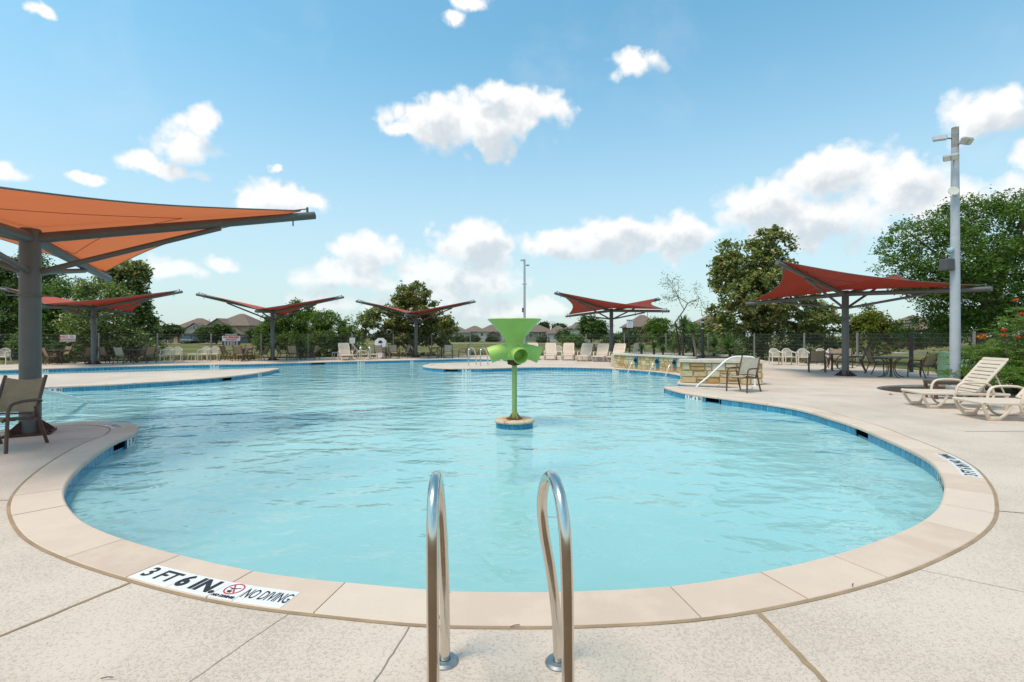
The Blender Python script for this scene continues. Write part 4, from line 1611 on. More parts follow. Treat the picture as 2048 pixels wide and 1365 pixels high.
# ------------------------------------------------------------------ stone walls
def lay_stones(parent, path, z0, z1, rnd, rows=None, wmin=.17, wmax=.42, depth=.05, skip=()):
    """irregular ashlar along a plan polyline; outward is to the right of the path"""
    P = [Vector((p[0], p[1], 0)) for p in path]
    cum = [0.0]
    for a, b in zip(P, P[1:]):
        cum.append(cum[-1] + (b - a).length)

    def pt(s):
        s = min(max(s, 0), cum[-1] - 1e-6)
        i = max(k for k in range(len(P) - 1) if cum[k] <= s)
        t = (s - cum[i]) / (cum[i + 1] - cum[i])
        d = (P[i + 1] - P[i]).normalized()
        return P[i].lerp(P[i + 1], t), Vector((d.y, -d.x, 0))
    zs = [z0]
    while z1 - zs[-1] > .13:
        zs.append(min(z1, zs[-1] + rnd.uniform(.12, .25)))
    zs[-1] = z1
    for za, zb in zip(zs, zs[1:]):
        s = 0.0
        while s < cum[-1] - .02:
            wd = rnd.uniform(wmin, wmax)
            if cum[-1] - (s + wd) < wmin * .7:
                wd = cum[-1] - s
            cells = [(za, zb)]
            if zb - za > .17 and rnd.random() < .5:
                zm = za + (zb - za) * rnd.uniform(.4, .6)
                cells = [(za, zm), (zm, zb)]
            for (ca, cb) in cells:
                j = .011
                a, b = s + j, s + wd - j
                if b - a < .03 or any(a < k1 and b > k0 for k0, k1 in skip):
                    a2 = [k for k in skip if a < k[1] and b > k[0]]
                    if a2:
                        k0, k1 = a2[0]
                        if k0 - a > .07:
                            b = k0 - .004
                        elif b - k1 > .07:
                            a = k1 + .004
                        else:
                            continue
                    else:
                        continue
                pr = rnd.uniform(.3, 1.0) * depth
                vs = []
                for (f, o) in ((0, -.02), (1, pr)):
                    ins = .0 if f == 0 else .018
                    for (ss_, zz) in ((a + ins, ca + j + ins), (b - ins, ca + j + ins), (b - ins, cb - j - ins), (a + ins, cb - j - ins)):
                        ss_ += rnd.uniform(-.016, .016) * f
                        zz += rnd.uniform(-.014, .014) * f
                        p, nrm = pt(ss_)
                        p = p + nrm * (o + rnd.uniform(-.006, .006) * f)
                        vs.append((p.x, p.y, zz))
                # mid ring gives the pillowed face
                ring = []
                for q_ in range(4):
                    v0, v1 = Vector(vs[q_]), Vector(vs[4 + q_])
                    ring.append(v0.lerp(v1, .62) + (v0 - Vector(np.mean(np.array(vs[:4]), axis=0))) * .0)
                allv = vs[:4] + [tuple(r_) for r_ in ring] + vs[4:]
                fs = [(3, 2, 1, 0), (8, 9, 10, 11)]
                for k in range(2):
                    for q_ in range(4):
                        q2 = (q_ + 1) % 4
                        fs.append((k * 4 + q_, k * 4 + q2, k * 4 + 4 + q2, k * 4 + 4 + q_))
                MB().add(allv, fs).build('stone', M['stone'], parent)
            s += wd


sr = random.Random(5)
# waterfall wall: an arc along the pool edge carrying a planter
WF = [(4.82, 23.55), (5.25, 22.75), (5.75, 21.95), (6.25, 21.15), (6.68, 20.35), (6.95, 19.7)]
wf = thing('waterfall_wall', 'curved golden stone wall with three dark spouts pouring into the pool', 'stone wall')
WFp = [(p.x, p.y) for p in catmull([(x, y, 0) for x, y in WF], 6)]
cumw = [0]
for a, b in zip(WFp, WFp[1:]):
    cumw.append(cumw[-1] + math.hypot(b[0] - a[0], b[1] - a[1]))


def wf_pt(s):
    i = max(k for k in range(len(WFp) - 1) if cumw[k] <= s)
    t = (s - cumw[i]) / (cumw[i + 1] - cumw[i])
    a, b = Vector((*WFp[i], 0)), Vector((*WFp[i + 1], 0))
    d = (b - a).normalized()
    return a.lerp(b, t), d, Vector((-d.y, d.x, 0)) * -1.0


def s_at_u(u):
    best = min(np.linspace(0, cumw[-1] - .01, 300), key=lambda s: abs(1024 + 1000 * wf_pt(s)[0].x / wf_pt(s)[0].y - u))
    return float(best)


# facing the pool is to the left of travel (towards -x), so lay along the reversed path
sp_u = [1273, 1316, 1351]
sp_s = [s_at_u(u) for u in sp_u]
H_WF = .60
rev = list(reversed(WFp))
Ltot = cumw[-1]
core = MB()
inn = [(p[0] + .30, p[1] + .22) for p in WFp]
poly = WFp + list(reversed(inn))
core.prism(poly, 0, H_WF)
core.build('mortar_core', M['wall_mortar'], wf)
sk = sorted([(Ltot - s - .09, Ltot - s + .09) for s in sp_s])
lay_stones(wf, rev, .01, H_WF - .01, sr, skip=sk, wmin=.14, wmax=.36)
lay_stones(wf, [inn[0], WFp[0]][::-1] if False else [WFp[0], inn[0]], .01, H_WF - .01, sr, wmin=.12, wmax=.25)
# pale capstones, each a slab
ncap = 7
for k in range(ncap):
    a, b = Ltot * k / ncap + .004, Ltot * (k + 1) / ncap - .004
    pts_o, pts_i = [], []
    for s in np.linspace(a, b - .001 if k == ncap - 1 else b, 5):
        p, d, nr = wf_pt(min(s, Ltot - .002))
        n_in = Vector((d.y, -d.x, 0))
        n_in = n_in if n_in.x > 0 else -n_in
        pts_o.append((p.x - n_in.x * .07, p.y - n_in.y * .07))
        pts_i.append((p.x + n_in.x * .36, p.y + n_in.y * .36))
    MB().prism(pts_o + pts_i[::-1], H_WF, H_WF + .075).build('capstone', M['cap_stone'], wf)
for s in sp_s:
    p, d, _ = wf_pt(s)
    out = Vector((-1, 0, 0))
    nr = Vector((-d.y, d.x, 0))
    nr = nr if nr.x < 0 else -nr
    for k in range(3):
        Mx = frame(p + nr * .035 + Vector((0, 0, H_WF - .075 - .14 * k)), d, (0, 0, 1))
        MB().rbox(-.078, .078, -.066, .066, -.02, .012, .004, Mx).build('blue_tile', M['tile'], wf)
    # spout: a finned arrow-like casting
    Mx = frame(p + nr * .05 + Vector((0, 0, .40)), d, (0, 0, 1))
    spm = MB()
    spm.prism([(0, .12), (.10, .0), (.06, .0), (.05, -.05), (-.05, -.05), (-.06, .0), (-.10, .0)], -.01, .05, Mx)
    spm.tube([p + nr * .06 + Vector((0, 0, .39)), p + nr * .17 + Vector((0, 0, .375))], .032, 8)
    spm.build('spout', M['bronze'], wf)
for k, s in enumerate(sp_s):
    p, d, _ = wf_pt(s)
    nr = Vector((-d.y, d.x, 0))
    nr = nr if nr.x < 0 else -nr
    P = []
    for i in range(9):
        f = i / 8
        P.append(p + nr * (.17 + .36 * f) + Vector((0, 0, .375 - .52 * f * f)))
    j = thing('water_jet', ['thin stream of water falling from the spout nearest the loungers', 'thin stream of water falling from the middle spout of the stone wall',
                            'thin stream of water falling from the spout nearest the low wall'][k], 'water jet', (0, 0, 0), 0, 'streams from the stone wall')
    MB().tube(P, [.014 + .016 * i / 8 for i in range(9)], 7).build('stream', M['jet'], j, 60)
    MB().lathe([(.0, WATER_Z + .012), (.05, WATER_Z + .02), (.11, WATER_Z + .006), (.15, WATER_Z + .002)], 14, Matrix.Translation((P[-1].x, P[-1].y, 0))).build('splash', M['jet'], j, 60)
# planter behind: soil and a low pale kerb
pl = thing('planter_bed', 'raised planter of dark soil with a pale kerb behind the waterfall wall', 'planter')
PLN = [(p[0] + .33, p[1] + .27) for p in WFp]
back = [(8.9, 19.9), (9.6, 21.2), (9.9, 22.8), (9.5, 24.4), (8.3, 25.6), (6.7, 25.9), (5.5, 25.0), (5.1, 24.1)]
poly = PLN + [(p.x, p.y) for p in catmull([(x, y, 0) for x, y in back], 4)]
MB().prism(poly, 0, .52).build('soil', M['soil'], pl)
bk = [(p.x, p.y) for p in catmull([(7.3, 19.6, 0)] + [(x, y, 0) for x, y in back], 4)]
for i in range(0, len(bk) - 4, 4):
    seg = bk[i:i + 5]
    o_ = []
    for k, (x, y) in enumerate(seg):
        a = Vector((*seg[max(k - 1, 0)], 0))
        b = Vector((*seg[min(k + 1, len(seg) - 1)], 0))
        d = (b - a).normalized()
        nr = Vector((d.y, -d.x, 0))
        o_.append(((x + nr.x * .34, y + nr.y * .34), (x - nr.x * .02, y - nr.y * .02)))
    MB().prism([q_[0] for q_ in o_] + [q_[1] for q_ in reversed(o_)], .0, .61).build('kerb_stone', M['cap_stone'], pl)
# low wall in front
lw = thing('low_stone_wall', 'low golden stone wall with a pale cap behind the lone sling chair', 'stone wall')
A_, B_ = Vector((5.40, 15.92, 0)), Vector((7.62, 15.25, 0))
dr = (B_ - A_).normalized()
nr = Vector((dr.y, -dr.x, 0))
bk_ = -nr * .42
MB().prism([tuple(A_)[:2], tuple(B_)[:2], tuple(B_ + bk_)[:2], tuple(A_ + bk_)[:2]], -.02, .66).build('mortar_core', M['wall_mortar'], lw)
lay_stones(lw, [A_, B_], .0, .655, sr, wmin=.2, wmax=.48, depth=.055)
lay_stones(lw, [B_, B_ + bk_], .0, .655, sr, wmin=.18, wmax=.3)
lay_stones(lw, [A_ + bk_, A_], .0, .655, sr, wmin=.18, wmax=.3)
for k in range(4):
    a, b = A_ + (B_ - A_) * (k / 4) + dr * .004, A_ + (B_ - A_) * ((k + 1) / 4) - dr * .004
    if k == 0:
        a = a - dr * .08
    if k == 3:
        b = b + dr * .08
    q_ = [a + nr * .08, b + nr * .08, b + bk_ - nr * .06, a + bk_ - nr * .06]
    MB().prism([tuple(p)[:2] for p in q_], .66, .745).build('capstone', M['cap_stone'], lw)

# ------------------------------------------------------------------ fence
FP = [(16.85, 12.0), (16.9, 14.9), (16.5, 17.85), (16.45, 20.6), (16.81, 24.34), (15.95, 27.28), (14.59, 30.11), (12.78, 32.59), (10.56, 34.31), (7.95, 35.38), (5.38, 36.29), (2.66, 37.3), (-0.2, 38.1), (-3.17, 38.0), (-5.94, 36.99), (-8.51, 35.88), (-11.07, 34.66), (-13.64, 33.48), (-16.1, 32.1), (-18.51, 30.77), (-20.97, 29.58), (-23.17, 28.04), (-25.52, 26.75), (-27.87, 25.31), (-30.21, 23.76), (-31.7, 21.5), (-33.8, 19.7)]
FH = 1.62
fe = thing('wire_fence', 'tall grey welded wire fence running round the pool deck', 'fence')
post_me = MB().rbox(-.035, .035, -.035, .035, -.1, FH + .03, .006).mesh('fence_post', M['fence_post'])
dark_me = MB().rbox(-.055, .055, -.055, .055, -.1, FH + .05, .006).mesh('fence_post', M['dark_post'])
hw_me = MB().tube([(0, 0, 0), (.5, 0, 0), (1, 0, 0)], .0042, 4, cap=False).mesh('rail_wire', M['fence_metal'])
HZS = [.04, .22, .42, .62, .82, 1.02, 1.22, 1.42, 1.58]
for i, (a, b) in enumerate(zip(FP, FP[1:] + [None])):
    o = link('fence_post', dark_me if i == 3 else post_me, fe, (a[0], a[1], 0))
    if b is None:
        continue
    A_, B_ = Vector((*a, 0)), Vector((*b, 0))
    L = (B_ - A_).length
    ang = math.atan2(b[1] - a[1], b[0] - a[0])
    for z in HZS:
        o = link('rail_wire', hw_me, fe, (a[0], a[1], z), ang)
        o.scale = (L, 1, 1)
    vw = MB()
    nv = int(L / .052)
    for k in range(1, nv):
        p = A_.lerp(B_, k / nv)
        r_ = .0026
        c, s_ = math.cos(ang) * r_, math.sin(ang) * r_
        q_ = [(p.x + c, p.y + s_), (p.x - s_, p.y + c), (p.x - c, p.y - s_), (p.x + s_, p.y - c)]
        vw.add([(x, y, .02) for x, y in q_] + [(x, y, FH) for x, y in q_], [(0, 1, 5, 4), (1, 2, 6, 5), (2, 3, 7, 6), (3, 0, 4, 7)])
    tag(vw.build('upright_wires', M['fence_metal'], fe), kind='stuff')


# ------------------------------------------------------------------ signs
def board(label, cat_loc, w_, h_, deg, name='fence_sign'):
    t = thing(name, label, 'sign', cat_loc, deg)
    return t


FACE = Matrix.Rotation(PI / 2, 4, 'X')


def at_fence(u, off=.06):
    """a point on the pool side of the fence where photo column u meets it"""
    best = None
    for a, b in zip(FP, FP[1:]):
        ua, ub = 1024 + 1000 * a[0] / a[1], 1024 + 1000 * b[0] / b[1]
        if min(ua, ub) <= u <= max(ua, ub) and a[1] > 16:
            k = (u - 1024) / 1000
            t = (k * a[1] - a[0]) / ((b[0] - a[0]) - k * (b[1] - a[1]))
            x, y = a[0] + t * (b[0] - a[0]), a[1] + t * (b[1] - a[1])
            dg = math.degrees(math.atan2(a[1] - b[1], a[0] - b[0]))
            nx, ny = math.sin(R(dg)), -math.cos(R(dg))
            best = (x + nx * off, y + ny * off, dg)
    return best


x, y, dg = at_fence(136.5)
sc = y / 1000
t = board('white fence sign reading NO DIVING in red', (x, y, 0), 0, 0, dg)
w_, h_, zc = 24.5 * sc, 13 * sc, 1.5 - 5 * sc
Mx = Matrix.Translation((0, 0, zc)) @ FACE
MB().rbox(-w_ / 2, w_ / 2, -h_ / 2, h_ / 2, -.006, .006, .004, Mx).build('sign_board', M['white_paint'], t)
text('NO', h_ * .5, M['red_ink'], t, Mx @ Matrix.Translation((-w_ * .26, h_ * .22, .008)), bold=.004, sx=1.15)
text('DIVING', h_ * .5, M['red_ink'], t, Mx @ Matrix.Translation((0, -h_ * .24, .008)), bold=.004, sx=1.12)
ring = MB().lathe([(.055, 0), (.07, 0), (.07, .002), (.055, .002)], 20, Mx @ Matrix.Translation((w_ * .24, h_ * .23, .008)), close=True)
ring.box(-.05, .05, -.008, .008, 0, .002, Mx @ Matrix.Translation((w_ * .24, h_ * .23, .008)) @ Matrix.Rotation(R(-45), 4, 'Z'))
ring.build('ban_symbol', M['grey_ink'], t)

x, y, dg = at_fence(462.5)
sc = y / 1000
t = board('warning sign on the fence reading NO LIFEGUARD ON DUTY', (x, y, 0), 0, 0, dg)
w_, h_, zc = 31.5 * sc, 22.5 * sc, 1.5 - 7.4 * sc
Mx = Matrix.Translation((0, 0, zc)) @ FACE
M['navy_ink'] = simple('navy_print', (.03, .045, .085), .5)
MB().rbox(-w_ / 2, w_ / 2, h_ * .32, h_ * .5, -.006, .006, .003, Mx).build('header_panel', M['black_ink'], t)
MB().rbox(-w_ / 2, w_ / 2, -h_ * .14, h_ * .318, -.006, .006, .003, Mx).build('middle_panel', M['white_paint'], t)
MB().rbox(-w_ / 2, w_ / 2, -h_ * .5, -h_ * .143, -.006, .006, .003, Mx).build('lower_panel', M['navy_ink'], t)
text('WARNING', h_ * .19, M['white_paint'], t, Mx @ Matrix.Translation((0, h_ * .41, .008)), bold=.004)
text('NO LIFEGUARD', h_ * .205, M['red_ink'], t, Mx @ Matrix.Translation((0, h_ * .19, .008)), bold=.008, sx=.83)
text('ON DUTY', h_ * .205, M['red_ink'], t, Mx @ Matrix.Translation((0, -h_ * .02, .008)), bold=.008, sx=.9)
for k in range(3):
    ln = MB()
    for q_ in range(5):
        x0 = -w_ * .40 + q_ * w_ * .165
        ln.box(x0, x0 + w_ * (.10 + .04 * ((q_ * 7 + k * 3) % 3) / 2), -.018, .018, .0065, .008, Mx @ Matrix.Translation((0, -h_ * (.22 + .1 * k), 0)))
    ln.build('small_print', M['white_paint'], t)

x, y = g(704.5, 717.6)
t = board('small blank-looking white sign on a thin stake behind the lone lounger', (x, y, 0), 0, 0, 8, 'stake_sign')
MB().rbox(-.17, .17, -.012, .012, 1.0, 1.36, .004).build('sign_board', M['white_paint'], t)
MB().tube([(0, .03, 0), (0, .03, 1.3)], .02, 6).build('stake', M['fence_post'], t)
for k in range(4):
    MB().box(-.12, .12 - .04 * (k % 2), -.0135, -.0125, 1.29 - .07 * k, 1.305 - .07 * k).build('small_print', M['grey_ink'], t)
# sign on a black post by the lounger row
d = 26.6
t = board('pool rules sign with black header on a black post behind the waterfall wall', (xd(1259, d), d, 0), 0, 0, 4, 'post_sign')
MB().rbox(-.035, .035, -.035, .035, 0, 1.98, .006).build('post', M['black_metal'], t)
k = d / 1000
MB().rbox(-6.3 * k, 6.3 * k, -.055, -.04, 1.5 + 16 * k, 1.5 + 28.5 * k, .006).build('sign_board', M['white_paint'], t)
MB().rbox(-6.3 * k, 6.3 * k, -.055, -.04, 1.5 + 28.7 * k, 1.5 + 32 * k, .004).build('header_panel', M['black_ink'], t)
M['blue_ink'] = simple('pale_blue_print', (.25, .45, .65), .5)
for q_ in range(5):
    MB().box(-5 * k, (5 - 1.5 * (q_ % 2)) * k, -.058, -.0555, 1.5 + (17.3 + 2.1 * q_) * k, 1.5 + (18.2 + 2.1 * q_) * k).build('small_print', M['blue_ink'], t)
text('POOL RULES', .075, M['white_paint'], t, Matrix.Translation((0, -.0565, 1.5 + 30.3 * k)) @ FACE, bold=.002)
# black bollard lamp in the planter
d = 21.3
t = thing('bollard_lamp', 'slim black post lamp with two pale rings rising from the planter', 'lamp post', (xd(1405.5, d), d, 0))
MB().lathe([(.058, 0), (.058, 1.80)], 14).build('post', M['black_metal'], t, 40)
MB().lathe([(.06, 1.80), (.06, 1.83)], 14).build('pale_ring', M['lamp_glass'], t, 40)
MB().lathe([(.058, 1.83), (.058, 2.06)], 14).build('lamp_head', M['black_metal'], t, 40)
MB().lathe([(.06, 2.06), (.06, 2.10)], 14).build('pale_ring', M['lamp_glass'], t, 40)
MB().lathe([(.062, 2.10), (.062, 2.19), (.05, 2.21), (0, 2.215)], 14).build('cap', M['black_metal'], t, 40)


# ------------------------------------------------------------------ flood light poles
def flood(parent, p, yaw, pitch, s=1.0, arm=.18):
    """a flat lamp housing on a short arm; yaw 0 faces the camera"""
    Mx = Matrix.Translation(p) @ Matrix.Rotation(R(yaw), 4, 'Z') @ Matrix.Rotation(R(pitch), 4, 'X') @ Matrix.Diagonal((s, s, s, 1))
    h = MB().rbox(-.25, .25, -.06, .06, -.13, .13, .04, Mx)
    f = h.build('flood_light', M['grey_steel'] if False else M['galv'], parent)
    MB().rbox(-.22, -.03, -.072, -.062, -.10, .10, .004, Mx).build('lens', M['lamp_glass'], f)
    MB().rbox(.03, .22, -.072, -.062, -.10, .10, .004, Mx).build('lens', M['lamp_glass'], f)
    MB().tube([p, (0, 0, p[2] - .05)], .03 * s, 7).build('lamp_arm', M['grey_steel'], f, 50)
    return f


px_, py_ = 12.85, 14.5
lp = thing('light_pole', 'tall pale grey floodlight pole rising from the mulch ring', 'light pole', (px_, py_, -.06))
MB().lathe([(.132, 0), (.128, 1.0), (.118, 3.0), (.100, 6.0), (.088, 7.02)], 20).build('pole', M['galv'], lp, 40)
MB().lathe([(.088, 7.03), (.086, 7.60), (0, 7.605)], 8).build('timber_top', simple('weathered_wood', (.30, .28, .26), .9, var=.35, scale=20), lp)
MB().lathe([(.22, 0), (.22, .10), (.20, .12), (.143, .125)], 20).build('pole_foot', M['concrete'], lp, 40)
Z = lambda v: 1.5 + (672 - v) * py_ / 1000 + .06
flood(lp, (-.36, .1, Z(274)), 155, 20, .68)
flood(lp, (.12, -.22, Z(288)), 12, 38, .8)
flood(lp, (-.26, -.16, Z(319)), -42, 35, .72)
s_ = MB().lathe([(.10, 0), (.13, .03), (.13, .05), (0, .04)], 16, Matrix.Translation((-.17, -.12, Z(386))) @ Matrix.Rotation(R(75), 4, 'X') @ Matrix.Rotation(R(-20), 4, 'Y'))
s_.tube([(-.17, -.1, Z(386)), (0, 0, Z(388))], .025, 6)
s_.tube([(-.2, -.16, Z(390)), (-.33, -.22, Z(398))], .02, 6)
s_.build('round_lamp', M['lamp_glass'], lp, 50)
s_ = MB().lathe([(.0, -.09), (.05, -.075), (.075, -.03), (.08, .0), (.08, .04), (0, .05)], 14, Matrix.Translation((-.19, -.06, Z(500))))
s_.tube([(-.19, -.06, Z(500) + .03), (0, 0, Z(497))], .03, 6)
s_.build('security_camera', simple('pale_blue_plastic', (.45, .62, .68), .35), lp, 50)
MB().rbox(-.40, -.13, -.16, .10, Z(542), Z(519), .02).build('speaker_box', M['grey_plastic'], lp)
MB().lathe([(.03, -.15), (.05, -.15), (.05, -.13), (.0, -.13)], 14, Matrix.Translation((.05, 0, .62)) @ Matrix.Rotation(R(90), 4, 'X')).build('hand_hole_cover', M['galv'], lp, 50)

d = 40.5
x0 = xd(1049, d)
fp = thing('light_pole', 'slim distant floodlight pole seen above the green fountain', 'light pole', (x0, d, -.09))
ZZ = lambda v: 1.5 + (672 - v) * d / 1000 + .09
MB().lathe([(.11, 0), (.10, 3), (.075, ZZ(519))], 12).build('pole', M['galv'], fp, 40)
flood(fp, (-.20, -.05, ZZ(521)), -30, 20, .55)
flood(fp, (.25, -.05, ZZ(531)), 30, 60, .6)
MB().rbox(-.2, -.07, -.1, .1, ZZ(625), ZZ(616), .02).build('control_box', M['grey_plastic'], fp)
for s in (-1, 1):
    MB().tube([(0, 0, ZZ(570)), (s * .2, -.05, ZZ(568))], .03, 6).build('lamp_bracket', M['galv'], fp)

# ------------------------------------------------------------------ mint cabinet, low brown table, life ring
x, y = 15.45, 17.35
cb = thing('utility_cabinet', 'mint green utility cabinet painted with dark grass blades behind the light pole', 'cabinet', (x, y, 0), 4)
MB().rbox(-.48, .48, -.28, .28, 0, .90, .015).build('body', M['cabinet_green'], cb)
MB().rbox(-.50, .50, -.30, .30, .90, .94, .01).build('lid', M['cabinet_green'], cb)
MB().rbox(-.46, -.25, -.292, -.281, .71, .88, .004).build('vent', M['black_metal'], cb)
br_ = random.Random(3)
for k in range(18):
    x0 = br_.uniform(-.42, .42)
    h_ = br_.uniform(.2, .55)
    b = br_.uniform(-.12, .12)
    z0 = br_.uniform(.02, .12)
    bl = MB()
    L_, R_ = [], []
    for i in range(6):
        f = i / 5
        w2 = .011 * (1 - f) + .001
        L_.append((x0 + b * f * f - w2, -.2815 - .0003 * k, z0 + h_ * f))
        R_.append((x0 + b * f * f + w2, -.2815 - .0003 * k, z0 + h_ * f))
    bl.sheet([L_, R_]).build('painted_blade', M['blade_paint'], cb)

t = thing('low_slatted_table', 'low dark brown slatted table standing in the mulch ring', 'table', (10.55, 11.95, 0), -6)
for k in range(5):
    MB().rbox(-.55, .55, -.21 + .085 * k, -.135 + .085 * k, .40, .435, .004).build('slat', M['table_top'], t)
MB().rbox(-.54, .54, -.20, .20, .345, .398, .004).build('apron', M['brown_metal'], t)
for sx in (-1, 1):
    for sy in (-1, 1):
        MB().rbox(sx * .5 - .03, sx * .5 + .03, sy * .17 - .03, sy * .17 + .03, -.06, .345, .004).build('leg', M['brown_metal'], t)

d = 34.0
t = thing('life_ring_cabinet', 'white octagonal life-ring holder with a dark hole in front of the tree', 'life ring', (xd(761.5, d), d, 0))
k = d / 1000
oc = [(math.cos(a) * 12.2 * k, math.sin(a) * 11.5 * k) for a in [PI / 8 + PI / 4 * i for i in range(8)]]
Mx = Matrix.Translation((0, 0, 1.5 - 15 * k)) @ FACE
ob = MB()
hol = [(math.cos(a) * 4.6 * k, max(math.sin(a) * 5.0 * k, -1.2 * k) + 1.0 * k) for a in [PI / 8 + PI / 4 * i for i in range(8)]]
for zf in (-.12, .12):
    pass
vs = [(p[0], p[1], z_) for z_ in (-.10, .10) for p in oc] + [(p[0], p[1], z_) for z_ in (-.10, .10) for p in hol]
vs = [Mx @ Vector(p) for p in vs]
fs = []
for i in range(8):
    j = (i + 1) % 8
    fs += [(8 + i, 8 + j, 24 + j, 24 + i), (i, 16 + i, 16 + j, j), (i, j, 8 + j, 8 + i), (16 + i, 24 + i, 24 + j, 16 + j)]
ob.add(vs, fs)
ob.build('ring', M['white_paint'], t)
MB().rbox(-.30, .30, -.08, .08, 0, 1.5 - 26 * k, .02).build('stand', M['white_paint'], t)
MB().rbox(-.16, .16, .05, .07, 1.5 - 18 * k, 1.5 - 9 * k, .005).build('back_panel', simple('brown_panel', (.13, .08, .05), .7), t)
# ------------------------------------------------------------------ foliage
def m_leaf(name, dark, mid, light, trans=.35, spot=None, gloss=.45):
    m, n = newmat(name)
    ge = n.node('ShaderNodeNewGeometry')
    rd = ge.outputs['Random Per Island']
    stops = [(0, dark), (.5, mid), (1, light)]
    c = n.ramp(rd, stops)
    a = n.noise(ge.outputs['Position'], 1.1, 3.0, .55)
    c = n.mix(n.smooth(a, .38, .66, 0, .5), c, tuple(x * 1.35 for x in mid))
    if spot:
        r2 = n.math('FRACT', n.math('MULTIPLY', rd, 37.0))
        c = n.mix(n.math('GREATER_THAN', r2, spot[1]), c, spot[0])
    p = principled(n, c, gloss, 0, None, .35)
    t = n.node('ShaderNodeBsdfTranslucent')
    n.link(n.mix(1.0, c, (1.25, 1.35, .6), 'MULTIPLY'), t.inputs[0])
    mx = n.node('ShaderNodeMixShader')
    mx.inputs[0].default_value = trans
    n.link(p, mx.inputs[1])
    n.link(t.outputs[0], mx.inputs[2])
    finish(n, mx.outputs[0])
    return m


M['bark'] = simple('grey_bark', (.13, .10, .075), .95, var=.35, scale=10, bmp=.8)
M['pale_bark'] = simple('pinkish_bark', (.30, .23, .18), .9, var=.2, scale=8, bmp=.5)
L_OAK = m_leaf('oak_leaf', (0.042, 0.082, 0.019), (0.097, 0.170, 0.036), (0.211, 0.308, 0.073))
L_MAG = m_leaf('magnolia_leaf', (0.059, 0.084, 0.028), (0.162, 0.200, 0.063), (0.432, 0.443, 0.184), .28, ((0.449, 0.328, 0.164), .93), .32)
L_DARK = m_leaf('dark_leaf', (0.029, 0.055, 0.018), (0.074, 0.126, 0.031), (0.150, 0.220, 0.056))
L_CRAPE = m_leaf('crape_leaf', (0.053, 0.083, 0.025), (0.129, 0.189, 0.048), (0.258, 0.310, 0.099), .35, ((0.756, 0.710, 0.559), .90))
L_FEATH = m_leaf('feathery_leaf', (0.043, 0.082, 0.016), (0.106, 0.175, 0.031), (0.203, 0.281, 0.066), .4)
L_YEL = m_leaf('yellow_green_leaf', (0.077, 0.110, 0.017), (0.165, 0.215, 0.033), (0.275, 0.286, 0.066), .4, ((0.297, 0.165, 0.033), .93))
L_FERN = m_leaf('fern_leaf', (0.060, 0.120, 0.026), (0.144, 0.240, 0.054), (0.240, 0.348, 0.096), .45)
L_FAR = m_leaf('far_leaf', (0.027, 0.045, 0.016), (0.062, 0.094, 0.030), (0.106, 0.144, 0.053))
L_YUC = m_leaf('yucca_blade', (0.054, 0.102, 0.036), (0.114, 0.180, 0.060), (0.228, 0.282, 0.114), .25, None, .35)


def leaf_mesh(name, P, size, mat, up=.35, aspect=.5, seed=1, out=None, fold=.18):
    """one small pointed leaf of two faces at each point, turned at random, tips drooping outwards"""
    r_ = np.random.default_rng(seed)
    n = len(P)
    nrm = r_.normal(size=(n, 3))
    nrm /= np.linalg.norm(nrm, axis=1, keepdims=True)
    nrm[:, 2] = np.abs(nrm[:, 2]) + up
    nrm /= np.linalg.norm(nrm, axis=1, keepdims=True)
    ax = r_.normal(size=(n, 3))
    if out is not None:
        ax = ax * .6 + out
    ax -= nrm * (ax * nrm).sum(1, keepdims=True)
    ax /= np.linalg.norm(ax, axis=1, keepdims=True) + 1e-9
    sd = np.cross(nrm, ax)
    s = size * r_.uniform(.6, 1.35, (n, 1))
    b = P - ax * s * .5
    t = P + ax * s * .5
    l_ = P + sd * s * aspect * .5 + nrm * s * fold
    q_ = P - sd * s * aspect * .5 + nrm * s * fold
    V = np.stack([b, l_, t, q_], 1).reshape(-1, 3).astype(np.float32)
    me = bpy.data.meshes.new(name)
    me.vertices.add(4 * n)
    me.vertices.foreach_set('co', V.ravel())
    base = (np.arange(n) * 4)[:, None]
    tri = np.concatenate([base + np.array([[0, 1, 2]]), base + np.array([[0, 2, 3]])], 1).reshape(-1).astype(np.int32)
    me.loops.add(len(tri))
    me.loops.foreach_set('vertex_index', tri)
    me.polygons.add(2 * n)
    me.polygons.foreach_set('loop_start', (np.arange(2 * n) * 3).astype(np.int32))
    me.polygons.foreach_set('loop_total', np.full(2 * n, 3, np.int32))
    me.materials.append(mat)
    me.update(calc_edges=True)
    me.validate()
    return me


